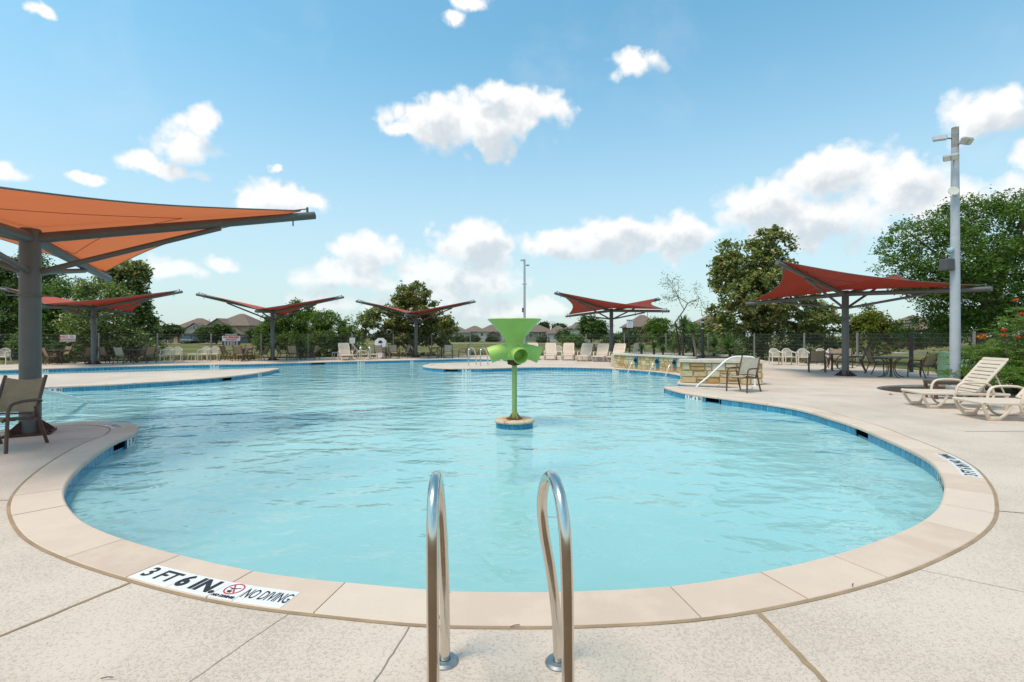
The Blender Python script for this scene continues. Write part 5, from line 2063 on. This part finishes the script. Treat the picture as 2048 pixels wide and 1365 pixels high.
def tree(name, label, u_base, d, blobs, mat, n, size, cat='tree', clus=.42, group=None, bark=None, trunk=True, seed=1, aspect=.5,
         density=1.0, lean=0.0, stems=1, rt=None, hollow=.5, base=None):
    """blobs: (u, v, ru, rv[, depth shift]) = lobes of the crown as seen at depth d"""
    r_ = np.random.default_rng(seed)
    k = d / 1000
    x0 = xd(u_base, d) if base is None else base[0]
    y0 = d if base is None else base[1]
    t = thing(name, label, cat, (x0, y0, -.09), 0, group)
    C, Wt = [], []
    for b in blobs:
        u, v, ru, rv = b[:4]
        dd = b[4] if len(b) > 4 else r_.uniform(-.35, .35) * ru * k
        c = np.array([(u - 1024) * k - x0, dd + (d - y0), 1.5 + (672 - v) * k + .09])
        C.append((c, np.array([ru * k, max(ru, rv) * k * .9, rv * k])))
        Wt.append(ru * rv * max(ru, rv))
    Wt = np.array(Wt) ** .8
    Wt /= Wt.sum()
    per = 46
    ncl = max(6, int(n / per))
    cc, cr, co = [], [], []
    for i in range(ncl):
        c, r3 = C[r_.choice(len(C), p=Wt)]
        v = r_.normal(size=3)
        v /= np.linalg.norm(v)
        rr = (hollow + (1 - hollow) * r_.uniform() ** .6)
        p = c + v * r3 * rr
        cc.append(p)
        co.append(v)
    cc, co = np.array(cc), np.array(co)
    sz = clus * r_.uniform(.6, 1.3, ncl)
    idx = np.repeat(np.arange(ncl), per)
    P = cc[idx] + r_.normal(size=(len(idx), 3)) * sz[idx][:, None] * np.array([.5, .5, .36])
    P = P[P[:, 2] > .1]
    out = np.tile(np.array([[0, 0, -.2]]), (len(P), 1))
    me = leaf_mesh('crown', P, size, mat, seed=seed, aspect=aspect, out=out)
    link('crown', me, t)
    if trunk:
        bark = bark or M['bark']
        tops = sorted(C, key=lambda q_: -q_[0][2])
        rt = rt or max(.07, .035 * (tops[0][0][2] + tops[0][1][2]))
        tb = MB()
        for sidx in range(stems):
            a = sidx * 2 * PI / max(stems, 1)
            bx, by = (.12 * math.cos(a), .12 * math.sin(a)) if stems > 1 else (0, 0)
            tp = C[int(r_.integers(len(C)))][0] if stems > 1 else tops[0][0]
            fork = np.array([tp[0] * .35 + lean * .4, tp[1] * .3, tp[2] * .42])
            tb.tube([p for p in catmull([(bx, by, -.1), (bx + fork[0] * .4, by + fork[1] * .4, fork[2] * .5), tuple(fork), tuple(tp * .85 + fork * .15), tuple(tp)], 3)],
                    [rt / math.sqrt(stems) * f for f in np.linspace(1, .22, 13)], 8)
            if stems == 1:
                for j in r_.choice(len(cc), min(len(cc), 14), replace=False):
                    st0 = np.array([fork[0] * .7, fork[1] * .7, fork[2] * r_.uniform(.75, 1.2)])
                    mid = st0 * .5 + cc[j] * .5 + np.array([0, 0, .1])
                    tb.tube([tuple(st0), tuple(mid), tuple(cc[j])], [rt * .42, rt * .25, rt * .08], 5)
        tb.build('trunk', bark, t, 60)
    return t


tree('oak_tree', 'big dense dark green tree behind the light pole', 1950, 25.5,
     [(1900, 520, 90, 80), (1985, 470, 100, 80), (1845, 480, 70, 52), (1960, 590, 110, 70), (1855, 572, 64, 44), (2070, 560, 110, 130), (1800, 545, 45, 42),
      (2040, 425, 60, 36), (1930, 435, 55, 40), (1778, 538, 22, 18), (1900, 640, 40, 32), (1990, 650, 95, 42), (1900, 660, 60, 30, 1.5)], L_OAK, 60000, .15, seed=3, clus=.42, rt=.3)
tree('magnolia_tree', 'tall broad-leaved olive green tree left of the deep red umbrella', 1520, 32,
     [(1500, 522, 66, 50), (1542, 490, 42, 32), (1465, 545, 42, 46), (1525, 592, 88, 50), (1478, 632, 56, 45), (1575, 642, 88, 42), (1640, 652, 52, 34), (1548, 558, 44, 46), (1440, 665, 32, 26), (1550, 470, 22, 14), (1445, 545, 18, 14)],
     L_MAG, 26000, .25, seed=4, clus=.36, rt=.25, aspect=.55)
tree('hedge_shrub', 'dark hedge behind the fence under the olive green tree', 1560, 31,
     [(1480, 694, 50, 24), (1560, 690, 60, 26), (1640, 692, 50, 26), (1680, 700, 25, 18)], L_DARK, 9000, .17, cat='shrub', seed=5, trunk=False)
tree('small_tree', 'low yellow-green feathery tree behind the fence beside the deep red umbrella pole', 1745, 29.5,
     [(1745, 660, 55, 30), (1722, 645, 28, 20), (1768, 676, 28, 18), (1740, 692, 48, 20), (1741, 622, 9, 12), (1755, 640, 25, 16)], L_YEL, 12000, .16, seed=6, clus=.3, rt=.1)
tree('round_tree', 'round dark green tree beyond the fence left of the red umbrella pole', 1184, 60,
     [(1184, 658, 27, 20), (1176, 642, 14, 11), (1200, 660, 16, 17)], L_DARK, 6000, .3, seed=7, clus=.5)
tree('round_shrub', 'bright green bush beyond the fence behind the lounger row', 1148, 46, [(1148, 684, 24, 13), (1130, 680, 10, 8)], L_FEATH, 4000, .18, cat='shrub', seed=8, clus=.3, trunk=False)
tree('round_shrub', 'dark bush beyond the fence right of the red umbrella pole', 1238, 55, [(1238, 682, 34, 15), (1265, 672, 16, 12)], L_DARK, 4500, .24, cat='shrub', seed=9, clus=.4, trunk=False)
tree('garden_tree', 'mid green tree behind the yuccas in front of the brick house', 1322, 47, [(1322, 658, 28, 22), (1310, 675, 24, 18), (1336, 680, 24, 18)], L_FEATH, 7000, .2, seed=10, clus=.36)
tree('garden_tree', 'mid green tree right behind the thin bare-branched tree', 1372, 45, [(1370, 668, 30, 26), (1388, 684, 26, 22), (1355, 690, 24, 18), (1412, 668, 20, 22), (1425, 690, 22, 18)], L_FEATH, 9000, .2, seed=12, clus=.36)
tree('magnolia_tree', 'leaning broad-leaved tree with a pinkish trunk behind the fourth umbrella', 829, 38,
     [(822, 590, 40, 30), (792, 612, 28, 22), (852, 618, 34, 22), (770, 640, 42, 26), (738, 642, 22, 20), (830, 650, 58, 28), (882, 660, 32, 26), (902, 645, 12, 18), (800, 675, 58, 17), (868, 686, 36, 12), (730, 668, 20, 18)],
     L_MAG, 15000, .25, seed=13, clus=.36, bark=M['pale_bark'], stems=3, rt=.26, aspect=.6, hollow=.35)
tree('feathery_tree', 'feathery green tree just left of the third umbrella pole', 545, 36.5, [(545, 662, 34, 22), (560, 645, 26, 18), (530, 685, 24, 20)], L_FEATH, 8000, .17, seed=14, clus=.34)
tree('feathery_tree', 'tallest feathery green tree right of the third umbrella pole', 602, 37, [(600, 622, 22, 18), (606, 650, 42, 28), (592, 608, 10, 8), (585, 680, 40, 26), (625, 615, 8, 6)], L_FEATH, 12000, .17, seed=15, clus=.34)
tree('feathery_tree', 'feathery green tree at the right end of the shrub mass near the lone lounger', 672, 36, [(650, 640, 28, 18), (665, 668, 46, 28), (700, 658, 18, 20), (700, 690, 30, 20), (650, 695, 50, 20), (620, 690, 40, 20)], L_FEATH, 15000, .17, seed=16, clus=.34)
tree('dark_tree', 'large dark tree at the photo edge behind the thick grey pole', 30, 34,
     [(10, 565, 62, 55), (62, 530, 36, 26), (88, 570, 46, 40), (30, 630, 78, 48), (-60, 560, 70, 70), (-20, 670, 80, 34)], L_DARK, 34000, .2, seed=17, clus=.45, rt=.3)
tree('dark_tree', 'mid green bushy tree behind the NO DIVING sign', 118, 32.5, [(118, 600, 44, 38), (120, 650, 62, 42), (160, 690, 45, 24), (90, 690, 45, 24)], L_OAK, 20000, .17, seed=18, clus=.4)
tree('flowering_tree', 'shrubby tree flecked with white blossom behind the second umbrella pole', 215, 31,
     [(200, 592, 42, 30), (172, 572, 20, 14), (240, 596, 26, 24), (205, 645, 58, 42), (252, 682, 44, 30), (298, 698, 26, 18), (195, 695, 50, 22)], L_CRAPE, 24000, .16, seed=19, clus=.34)
tree('magnolia_tree', 'tall dark broad-leaved tree behind the white-flecked one', 262, 35, [(252, 556, 40, 34), (228, 540, 24, 14), (268, 606, 32, 38), (285, 655, 22, 36), (280, 540, 14, 14)], L_MAG, 17000, .24, seed=20, clus=.36, aspect=.6)
tree('distant_tree', 'dark tree left of the tan single-storey house', 332, 96, [(332, 664, 26, 13), (312, 670, 16, 12)], L_FAR, 4500, .5, seed=21, clus=.7)
tree('distant_tree', 'dark spreading tree between the two tan houses', 432, 92, [(430, 668, 34, 13), (445, 660, 18, 9), (412, 674, 14, 9)], L_FAR, 5000, .5, seed=22, clus=.7)
tree('distant_tree', 'tree in front of the second tan house beside the third umbrella', 520, 80, [(512, 674, 18, 14), (526, 666, 18, 14)], L_FAR, 4000, .45, seed=23, clus=.6)
for i, (u, d, bl, lab) in enumerate([(1042, 172, [(1042, 654, 13, 8)], 'far treetop behind the green fountain funnel'), (1088, 170, [(1088, 653, 10, 8)], 'far treetop over the olive house roof'),
                                     (1118, 168, [(1118, 656, 14, 7)], 'far treetop left of the white gabled house'), (1128, 110, [(1126, 673, 10, 10)], 'dark small tree before the white gabled house'),
                                     (946, 130, [(946, 680, 10, 7)], 'dark shrub before the middle one of the pale houses'), (984, 130, [(984, 681, 11, 6)], 'dark shrub left of the green fountain on the lawn edge'),
                                     (922, 128, [(918, 682, 12, 6)], 'dark shrub just right of the leaning tree on the lawn edge'), (1088, 110, [(1086, 684, 8, 10)], 'small dark tree before the olive house'),
                                     (1440, 90, [(1446, 650, 20, 16)], 'tree beyond the fence left of the olive green tree')]):
    tree('distant_tree', lab, u, d, bl, L_FAR, 2400, .6, seed=30 + i, clus=.8, trunk=True)
tree('round_shrub', 'reddish shrub beyond the fence by the road, left of the mint cabinet', 1845, 47, [(1845, 686, 30, 11), (1820, 690, 20, 8)], m_leaf('reddish_leaf', (.06, .03, .02), (.13, .07, .05), (.2, .12, .08)), 4000, .18, cat='shrub', seed=44, clus=.3, trunk=False)
tree('round_shrub', 'dark bush behind the fence between the house and the light pole', 1880, 40, [(1888, 676, 26, 14)], L_DARK, 4500, .2, cat='shrub', seed=45, clus=.35, trunk=False)

# thin open tree in the planter
tt = thing('sparse_tree', 'thin tree with open bare branches and few leaves above the planter', 'tree', (xd(1360, 23.4), 23.4, .5))
trunk = MB()
rs = np.random.default_rng(8)
ends = []


def grow(p, dv, ln, r0, depth):
    q_ = [Vector(p)]
    for i in range(3):
        dv = (dv + Vector(rs.normal(size=3)) * .13 + Vector((0, 0, .05))).normalized()
        q_.append(q_[-1] + dv * ln / 3)
    trunk.tube(q_, [r0, r0 * .9, r0 * .8, r0 * .68], 6 if depth < 2 else 4)
    ends.extend(q_[1:] if depth >= 2 else [])
    if depth >= 4:
        return
    for j in range(3 if depth in (1, 2) else 2):
        a = Vector(rs.normal(size=3))
        grow(q_[-1] if j < 2 else q_[2], (dv + a * .62).normalized(), ln * rs.uniform(.62, .85), r0 * .62, depth + 1)


grow((0, 0, 0), Vector((.05, 0, 1)), 1.75, .055, 0)
trunk.build('trunk', simple('reddish_bark', (.14, .08, .055), .9, var=.3, scale=10), tt, 60)
E = np.array([tuple(e) for e in ends])
P = np.repeat(E, 7, 0) + rs.normal(size=(len(E) * 7, 3)) * .13
link('crown', leaf_mesh('crown', P, .085, L_CRAPE, seed=5, aspect=.4), tt)

# yuccas and palm lilies
def yucca(label, u, v, rad_px, d, stem_from=None, n=80, bend=0.0, pale=False):
    k = d / 1000
    c = Vector((xd(u, d), d, 1.5 + (672 - v) * k))
    base_z = .52
    t = thing('yucca_plant', label, 'yucca', (c.x, c.y, base_z), 0, 'spiky yuccas in the planter')
    r_ = np.random.default_rng(int(u))
    mb = MB()
    R_ = rad_px * k
    top = c.z - base_z
    for i in range(n):
        a = r_.uniform(0, 2 * PI)
        e = R(r_.uniform(-18, 82))
        ln = R_ * r_.uniform(.75, 1.15)
        dv = Vector((math.cos(a) * math.cos(e), math.sin(a) * math.cos(e), math.sin(e)))
        sd = dv.cross(Vector((0, 0, 1))).normalized() if abs(dv.z) < .98 else Vector((1, 0, 0))
        wd = .034 + .016 * R_
        A_, B_ = [], []
        for j in range(5):
            f = j / 4
            p = Vector((0, 0, top - .0)) + dv * ln * f + Vector((0, 0, -.16 * R_ * f * f))
            w2 = wd * (1 - f ** 1.6) * (.7 + .6 * min(f * 3, 1)) + .0015
            A_.append(p + sd * w2)
            B_.append(p - sd * w2)
        mb.sheet([A_, B_])
    mb.build('blades', L_YUC, t)
    pts = [(bend, 0, -.02), (bend * .6, 0, top * .35), (bend * .15, 0, top * .7), (0, 0, top + .02)]
    MB().tube(catmull(pts, 4), .055 if top > .4 else .04, 8).build('stem', M['pale_bark'] if pale else M['bark'], t, 60)


yucca('small spiky yucca first from the loungers above the waterfall wall', 1283, 697, 17, 22.7)
yucca('small spiky yucca second from the loungers above the waterfall wall', 1308, 694, 17, 23.4)
yucca('small low yucca third from the loungers above the waterfall wall', 1326, 700, 14, 22.2)
yucca('tall yucca on a straight dark stem under the thin bare-branched tree', 1366, 652, 27, 23.6, n=95)
yucca('tall yucca on a pale leaning trunk left of the black post lamp', 1386, 664, 19, 22.4, bend=.16, pale=True)
yucca('broad yucca partly behind the black post lamp', 1388, 694, 27, 23.6, n=90)
yucca('bushy yucca right behind the black post lamp', 1428, 692, 26, 23.8, n=90)
yucca('widest yucca with long drooping blades right of the black post lamp', 1460, 697, 36, 22.2, n=110)

# fern-leaved shrub with orange flowers by the mulch ring
def fern_shrub(label, base, spots, n_fr, seed, flen=.6):
    r_ = np.random.default_rng(seed)
    t = thing('flowering_shrub', label, 'shrub', (base[0], base[1], -.05), 0, 'fern-leaved flowering shrubs')
    P, stems = [], MB()
    for (u, v, ru, rv, d) in spots:
        k = d / 1000
        for i in range(n_fr):
            c = Vector((xd(u + r_.normal() * ru * .5, d) - base[0], d - base[1] + r_.normal() * .35, 1.5 + (672 - v - r_.normal() * rv * .5) * k + .05))
            if c.z < .15:
                continue
            a = r_.uniform(0, 2 * PI)
            dv = Vector((math.cos(a), math.sin(a), r_.uniform(-.1, .5))).normalized()
            sd = dv.cross(Vector((0, 0, 1))).normalized()
            for j in range(10):
                f = j / 9
                m_ = c + dv * flen * f + Vector((0, 0, -.25 * flen * f * f))
                for s in (-1, 1):
                    for q_ in range(2):
                        P.append(m_ + sd * s * (.03 + .045 * q_) * (1 - .6 * f) + Vector(r_.normal(size=3)) * .008)
            if i % 4 == 0:
                stems.tube([(r_.normal() * .08, r_.normal() * .08, 0), (c.x * .55, c.y * .55, c.z * .6), tuple(c)], [.014, .010, .005], 4)
    link('foliage', leaf_mesh('foliage', np.array([tuple(p) for p in P]), .055, L_FERN, up=1.2, seed=seed, aspect=.45), t)
    stems.build('stem', M['bark'], t)
    return t


fs1 = fern_shrub('tall ferny shrub with red-orange flower heads at the photo edge', (13.9, 13.6),
                 [(2035, 745, 36, 36, 13.4), (2050, 700, 30, 40, 13.6), (2015, 700, 30, 22, 13.8), (2052, 650, 16, 30, 13.5), (2005, 760, 26, 24, 13.2)], 75, 51)
fs2 = fern_shrub('lower ferny shrub with a bright orange bloom right of the light pole', (13.3, 14.8),
                 [(1950, 712, 26, 14, 14.6), (1975, 700, 24, 12, 14.8), (1930, 745, 22, 16, 14.4), (1960, 740, 26, 18, 14.4), (1985, 722, 24, 16, 14.6)], 60, 52, .5)
FL_R = simple('red_orange_petals', (.62, .085, .02), .6, var=.3, scale=40)
FL_O = simple('orange_petals', (.80, .27, .02), .6, var=.3, scale=40)


def blossom(parent, u, v, d, rpx, mat, base):
    k = d / 1000
    c = Vector((xd(u, d) - base[0], d - base[1], 1.5 + (672 - v) * k + .05))
    r_ = np.random.default_rng(int(u + v))
    v_ = r_.normal(size=(70, 3))
    v_ /= np.linalg.norm(v_, axis=1, keepdims=True)
    Pn = np.array(tuple(c)) + v_ * rpx * k * np.array([1, 1, .6]) * r_.uniform(.5, 1, (70, 1))
    link('flower_head', leaf_mesh('flower_head', Pn, .05, mat, up=.1, seed=int(u), aspect=.8), parent)
    MB().tube([tuple(c), (c.x * .9, c.y * .9, c.z - .3), (c.x * .75, c.y * .75, c.z - .7)], [.006, .008, .010], 4).build('flower_stalk', M['bark'], parent)


for (u, v, r_) in [(2033, 600, 5), (2043, 629, 6), (2008, 660, 5), (2007, 671, 6), (2037, 674, 6)]:
    blossom(fs1, u, v, 13.5, r_ * .8, FL_R, (13.9, 13.6))
blossom(fs2, 1963, 673, 14.6, 9, FL_O, (13.3, 14.8))

# weeds along the foot of the fence
r_ = np.random.default_rng(77)
P = []
for a, b in zip(FP[4:24], FP[5:25]):
    n = 260
    f = r_.uniform(size=n)
    x = a[0] + (b[0] - a[0]) * f + r_.normal(size=n) * .25
    y = a[1] + (b[1] - a[1]) * f + np.abs(r_.normal(size=n)) * .5 + .1
    m_ = np.sin(x * 1.7) + np.sin(x * .63 + 1) > -.2
    P.append(np.stack([x, y, r_.uniform(-.05, .22, n)], 1)[m_])
P = np.concatenate(P)
wd = link('weeds', leaf_mesh('weeds', P, .26, m_leaf('dry_weed', (.10, .09, .03), (.20, .17, .07), (.32, .26, .13)), up=0.0, seed=78, aspect=.18, out=np.tile([[0, 0, 2.0]], (len(P), 1))))
tag(wd, kind='stuff')

# ------------------------------------------------------------------ houses
M['roof_brown'] = simple('brown_shingle', (.175, .125, .095), .95, var=.18, scale=2.5, bmp=.4)
M['roof_grey'] = simple('grey_brown_shingle', (.15, .125, .11), .95, var=.18, scale=2.5)
M['tan_stone'] = simple('tan_masonry', (.37, .275, .175), .9, var=.2, scale=3.0)
M['pale_stone'] = simple('pale_masonry', (.46, .39, .30), .9, var=.14, scale=3.0)
M['white_siding'] = simple('white_siding', (.55, .53, .49), .8, var=.06)
M['olive_siding'] = simple('olive_siding', (.25, .26, .18), .85, var=.08)
M['red_brick'] = simple('dark_red_brick', (.14, .06, .045), .9, var=.25, scale=4)
M['trim'] = simple('white_trim', (.62, .60, .56), .7)
M['pane'] = simple('window_pane', (.035, .045, .055), .12, spec=.6)
M['door_brown'] = simple('brown_door', (.10, .065, .045), .6)
M['porch_dark'] = simple('porch_shade', (.05, .04, .035), .9)


def hip_roof(w_, dp, h, ov=.45, z=0.0, ridge=.35):
    a, b = w_ / 2 + ov, dp / 2 + ov
    rl = max(a - b * 1.0, a * ridge * .3)
    m_ = MB()
    m_.add([(-a, -b, z), (a, -b, z), (a, b, z), (-a, b, z), (-rl, 0, z + h), (rl, 0, z + h), (-a, -b, z - .16), (a, -b, z - .16), (a, b, z - .16), (-a, b, z - .16)],
           [(0, 1, 5, 4), (1, 2, 5), (2, 3, 4, 5), (3, 0, 4), (0, 6, 7, 1), (1, 7, 8, 2), (2, 8, 9, 3), (3, 9, 6, 0), (6, 9, 8, 7)])
    return m_


def gable_roof(w_, y0, y1, z, h, x, ov=.35):
    a = w_ / 2 + ov
    dz = h * ov / (w_ / 2)
    m_ = MB()
    for s in (-1, 1):
        p = [(x + s * a, y0, z - dz), (x, y0, z + h), (x, y1, z + h), (x + s * a, y1, z - dz)]
        m_.add(p + [(q_[0], q_[1], q_[2] + .14) for q_ in p], [(0, 1, 2, 3), (7, 6, 5, 4), (0, 4, 5, 1), (3, 2, 6, 7), (0, 3, 7, 4), (1, 5, 6, 2)])
    return m_


def house(label, u, d, deg, w_, dp, wall_h, roof_h, wallm, roofm, gables=(), windows=(), doors=(), garages=(), base=-.09, chimneys=()):
    t = thing('house', label, 'house', (xd(u, d), d, base), deg, 'houses beyond the lawn')
    MB().box(-w_ / 2, w_ / 2, -dp / 2, dp / 2, 0, wall_h).build('wall', wallm, t)
    rf = hip_roof(w_, dp, roof_h, z=wall_h + .02).build('roof', roofm, t)
    for (x, gw, gh, gr, pj, gm) in gables:
        y0 = -dp / 2 - pj
        MB().box(x - gw / 2, x + gw / 2, y0, -dp / 2 - .002 + .3, 0, gh).build('wing_wall', gm, t)
        MB().prism([(x - gw / 2, gh + .003), (x + gw / 2, gh + .003), (x, gh + gr - .05)], -y0 - .12 * 0 - .3, -y0 - .01, Matrix.Rotation(PI / 2, 4, 'X')).build('gable_wall', gm, t)
        gable_roof(gw, y0 - .3, 0.0, gh + .04, gr, x).build('gable_roof', roofm, t)
    for (x, z, ww, wh, pj) in windows:
        y0 = -dp / 2 - pj
        fr = MB()
        fr.box(x - ww / 2 - .1, x + ww / 2 + .1, y0 - .07, y0 - .004, z - wh / 2 - .1, z + wh / 2 + .1).build
        f = fr.build('window', M['trim'], t)
        for s in (-1, 1):
            MB().box(x + s * ww / 4 - ww / 4 + .03, x + s * ww / 4 + ww / 4 - .03, y0 - .085, y0 - .072, z - wh / 2, z + wh / 2).build('pane', M['pane'], f)
    for (x, ww, wh, pj) in doors:
        y0 = -dp / 2 - pj
        MB().box(x - ww / 2, x + ww / 2, y0 - .05, y0 - .004, 0, wh).build('door', M['door_brown'], t)
    for (x, ww, wh, pj) in garages:
        y0 = -dp / 2 - pj
        gd = MB().box(x - ww / 2, x + ww / 2, y0 - .06, y0 - .004, 0, wh).build('garage_door', M['door_brown'], t)
        for k in range(3):
            MB().box(x - ww / 2 + .1, x + ww / 2 - .1, y0 - .075, y0 - .062, .15 + k * wh / 3, -.05 + (k + 1) * wh / 3).build('door_panel', M['door_brown'], gd)
    for (x, y, z) in chimneys:
        MB().tube([(x, y, z - 1), (x, y, z)], .06, 6).build('vent_pipe', M['fence_post'], t)
    return t


house('tan single-storey house with a pale front gable and two parked cars', 400, 112, 8, 9.2, 9.0, 2.6, 2.9, M['tan_stone'], M['roof_brown'],
      gables=[(1.6, 5.2, 2.5, 1.7, 1.6, M['pale_stone']), (-3.4, 2.6, 2.5, 1.2, .8, M['tan_stone'])], windows=[(1.6, 3.35, .5, .6, 1.6)], doors=[(-3.4, 1.0, 2.1, .8)], garages=[(1.6, 4.2, 2.1, 1.6)], chimneys=[(1.5, 1, 5.4)])
house('tan two-storey house with a small upper gable right of the single-storey one', 484, 112, -6, 8.6, 8.0, 3.8, 2.7, M['tan_stone'], M['roof_brown'],
      gables=[(-2.2, 4.2, 3.9, 1.3, .9, M['tan_stone']), (1.7, 3.4, 1.9, 1.2, 1.8, M['tan_stone'])], windows=[(-1.8, 3.0, 1.0, 1.0, .9), (.8, 3.1, .7, .6, 0)], doors=[(-2.6, 1.0, 2.1, .9)], garages=[(1.7, 2.6, 1.7, 1.8)])
house('grey-roofed two-storey house just right of the leaning tree', 916, 165, 4, 8.0, 8.5, 2.6, 2.0, M['pale_stone'], M['roof_grey'],
      gables=[], windows=[(-2, 1.5, 1.2, 1, 0), (1.5, 1.5, 1.2, 1, 0)], doors=[(0, 1, 2, 0)])
house('white-walled house, middle one of the pale houses left of the fountain', 950, 172, 0, 8.0, 8.5, 3.0, 2.0, M['white_siding'], M['roof_brown'], windows=[(-2, 2.0, .9, 1, 0), (1.4, 2.0, .9, 1, 0)], doors=[(-.5, 1, 2, 0)])
house('white-walled house with a tall brown roof next to the fountain funnel', 984, 165, -4, 8.6, 8.5, 2.9, 2.3, M['white_siding'], M['roof_brown'],
      gables=[(1.0, 3.6, 1.9, 1.0, 1.5, M['roof_brown'])], windows=[(-2.8, 2.0, .8, 1, 0), (2.8, 2.1, .8, .9, 0)])
house('olive green house with white windows right of the fountain funnel', 1076, 145, 2, 8.2, 8.5, 2.7, 2.0, M['olive_siding'], M['roof_brown'], windows=[(-2.4, 1.6, .9, 1.1, 0), (.2, 2.1, .7, .8, 0), (2.4, 1.6, .9, 1.1, 0)], doors=[(1.2, .9, 1.9, 0)])
house('pale house with a brown roof between the olive and the white gabled ones', 1116, 140, -3, 6.4, 8.0, 2.2, 2.2, M['white_siding'], M['roof_brown'], windows=[(-.5, 1.3, 1.0, 1.1, 0), (1.8, 1.3, .6, 1.1, 0)])
house('white gabled house with a shuttered window beside the round dark tree', 1152, 118, 10, 4.0, 7, 3.3, .9, M['white_siding'], M['roof_brown'],
      gables=[(-.1, 3.4, 3.2, 1.4, 1.2, M['white_siding'])], windows=[(.2, 2.6, .8, .9, 1.2)])
house('dark brick house with a brown hip roof behind the rules sign', 1284, 92, -5, 6.2, 7.5, 3.2, 2.2, M['red_brick'], M['roof_brown'],
      gables=[(.6, 2.2, 3.0, 1.2, .8, M['red_brick'])], windows=[(.6, 2.6, .7, 1.2, .8), (-1.9, 1.4, .9, 1.1, 0)], chimneys=[(-1.2, 0, 6.2), (1.0, 0, 6.0)])
house('house with only its brown roof showing left of the olive green tree', 1421, 92, 0, 7.0, 8.0, 3.1, 2.3, M['pale_stone'], M['roof_brown'], windows=[(-1.5, 1.5, 1, 1, 0)], chimneys=[(-1.6, 0, 6.3), (.2, 0, 6.3)])
house('brown-roofed house with an upper window bay right of the yellow-green tree', 1826, 78, -18, 8.0, 8.0, 2.6, 2.1, M['red_brick'], M['roof_brown'],
      gables=[], windows=[(1.4, 2.0, .8, .8, .02), (-1.0, 1.4, .9, 1.2, .02)])
house('tan upper part of a house half hidden by the big dark tree', 1868, 82, -12, 5.4, 6.0, 3.7, 1.2, M['tan_stone'], M['roof_brown'], windows=[(-1.4, 3.1, .7, .8, 0), (-.2, 3.1, .7, .8, 0), (1.0, 3.1, .7, .8, 0)])
house('low brown roof behind the dark trees at far left', 312, 120, 0, 6.0, 7.0, 2.3, 1.6, M['pale_stone'], M['roof_brown'], windows=[(0, 1.3, 1, 1, 0)])


# ------------------------------------------------------------------ cars on the far drive
def car(label, u, d, deg, col):
    t = thing('parked_car', label, 'car', (xd(u, d), d, -.07), deg, 'cars parked before the tan houses')
    paint = simple('car_paint', col, .25, .0, var=.05, spec=.6, coat=.6)
    prof = [(-2.2, .30), (2.15, .30), (2.25, .55), (2.15, .78), (1.25, .92), (-1.9, .98), (-2.25, .85)]
    MB().prism(prof, -.86, .86, Matrix.Rotation(PI / 2, 4, 'X')).build('body', paint, t)
    cab = [(-1.85, .98), (1.2, .93), (.45, 1.44), (-1.25, 1.48)]
    c = MB().prism(cab, -.74, .74, Matrix.Rotation(PI / 2, 4, 'X')).build('cabin_glass', M['pane'], t)
    MB().rbox(-1.2, .42, -.72, .72, 1.44, 1.51, .03).build('roof_panel', paint, t)
    wh = MB().lathe([(0, -.11), (.30, -.11), (.34, -.06), (.34, .06), (.30, .11), (0, .11)], 16, Matrix.Rotation(PI / 2, 4, 'X')).mesh('wheel', M['black_metal'])
    for x in (-1.4, 1.4):
        for y in (-.80, .80):
            o = link('wheel', wh, t, (x, y, .34))
            MB().lathe([(0, -.12), (.19, -.115), (.19, .115), (0, .12)], 10, Matrix.Rotation(PI / 2, 4, 'X')).build('rim', M['galv'], o)
    for y in (-.62, .62):
        MB().rbox(2.1, 2.24, y - .2, y + .2, .60, .76, .03).build('headlight', M['lamp_glass'], t)
    return t


car('silver-grey car parked before the pale garage gable', 371.5, 104, -52, (.20, .22, .25))
car('black car parked right before the pale garage gable', 392.5, 105, -60, (.012, .013, .016))
car('dark blue car parked right of the lifeguard sign before the second tan house', 489, 104, -128, (.06, .08, .11))
# drives and a far footpath
rd = MB().box(-75, 120, 103.0, 105.2, -.12, -.072)
tag(rd.build('far_footpath', M['concrete']), kind='structure')
rd = MB().box(xd(362, 108) - 1.5, xd(400, 108) + 1.5, 105.21, 107.6, -.12, -.068)
tag(rd.build('driveway', M['concrete']), kind='structure')
rd = MB().box(23, 70, 45.5, 47.0, -.12, -.072)
tag(rd.build('side_footpath', M['concrete']), kind='structure')
# far street lamp
d = 120
t = thing('street_lamp', 'thin distant street lamp left of the white gabled house', 'street lamp', (xd(1112, d), d, -.09))
MB().tube([(0, 0, 0), (0, 0, 4.2), (-.05, 0, 4.6), (-.3, 0, 4.9), (-.9, 0, 5.0)], [.07, .06, .05, .04, .04], 6).build('pole', M['fence_post'], t, 60)
MB().rbox(-1.3, -.8, -.12, .12, 4.93, 5.05, .03).build('lamp_head', M['galv'], t)
# fallen leaves and bits on the deck
lf = random.Random(9)
for (u, v, lab) in [(1782, 790, 'small dry leaf lying on the deck before the mulch ring'), (1030, 1256, 'tiny brown twig on the sealant between the grab rails'), (214, 1361, 'short black twig on the deck at the bottom photo edge'),
                    (1706, 1174, 'tiny brown twig on the right coping near the rim')]:
    x, y = g(u, v)
    t = thing('fallen_leaf' if 'leaf' in lab else 'fallen_twig', lab, 'leaf' if 'leaf' in lab else 'twig', (x, y, .008), lf.uniform(0, 60))
    if 'leaf' in lab:
        MB().sheet([[(-.09, 0, 0), (-.03, .035, .012), (.05, .03, .02), (.1, 0, .0)], [(-.09, 0, 0), (-.03, -.03, .015), (.05, -.035, .005), (.1, 0, .0)]]).build('blade', M['bark'], t)
    else:
        MB().tube([(-.025, 0, .003), (0, .003, .005), (.025, 0, .003)], .0022, 5).build('stick', M['black_ink'] if 'black' in lab else M['bark'], t)
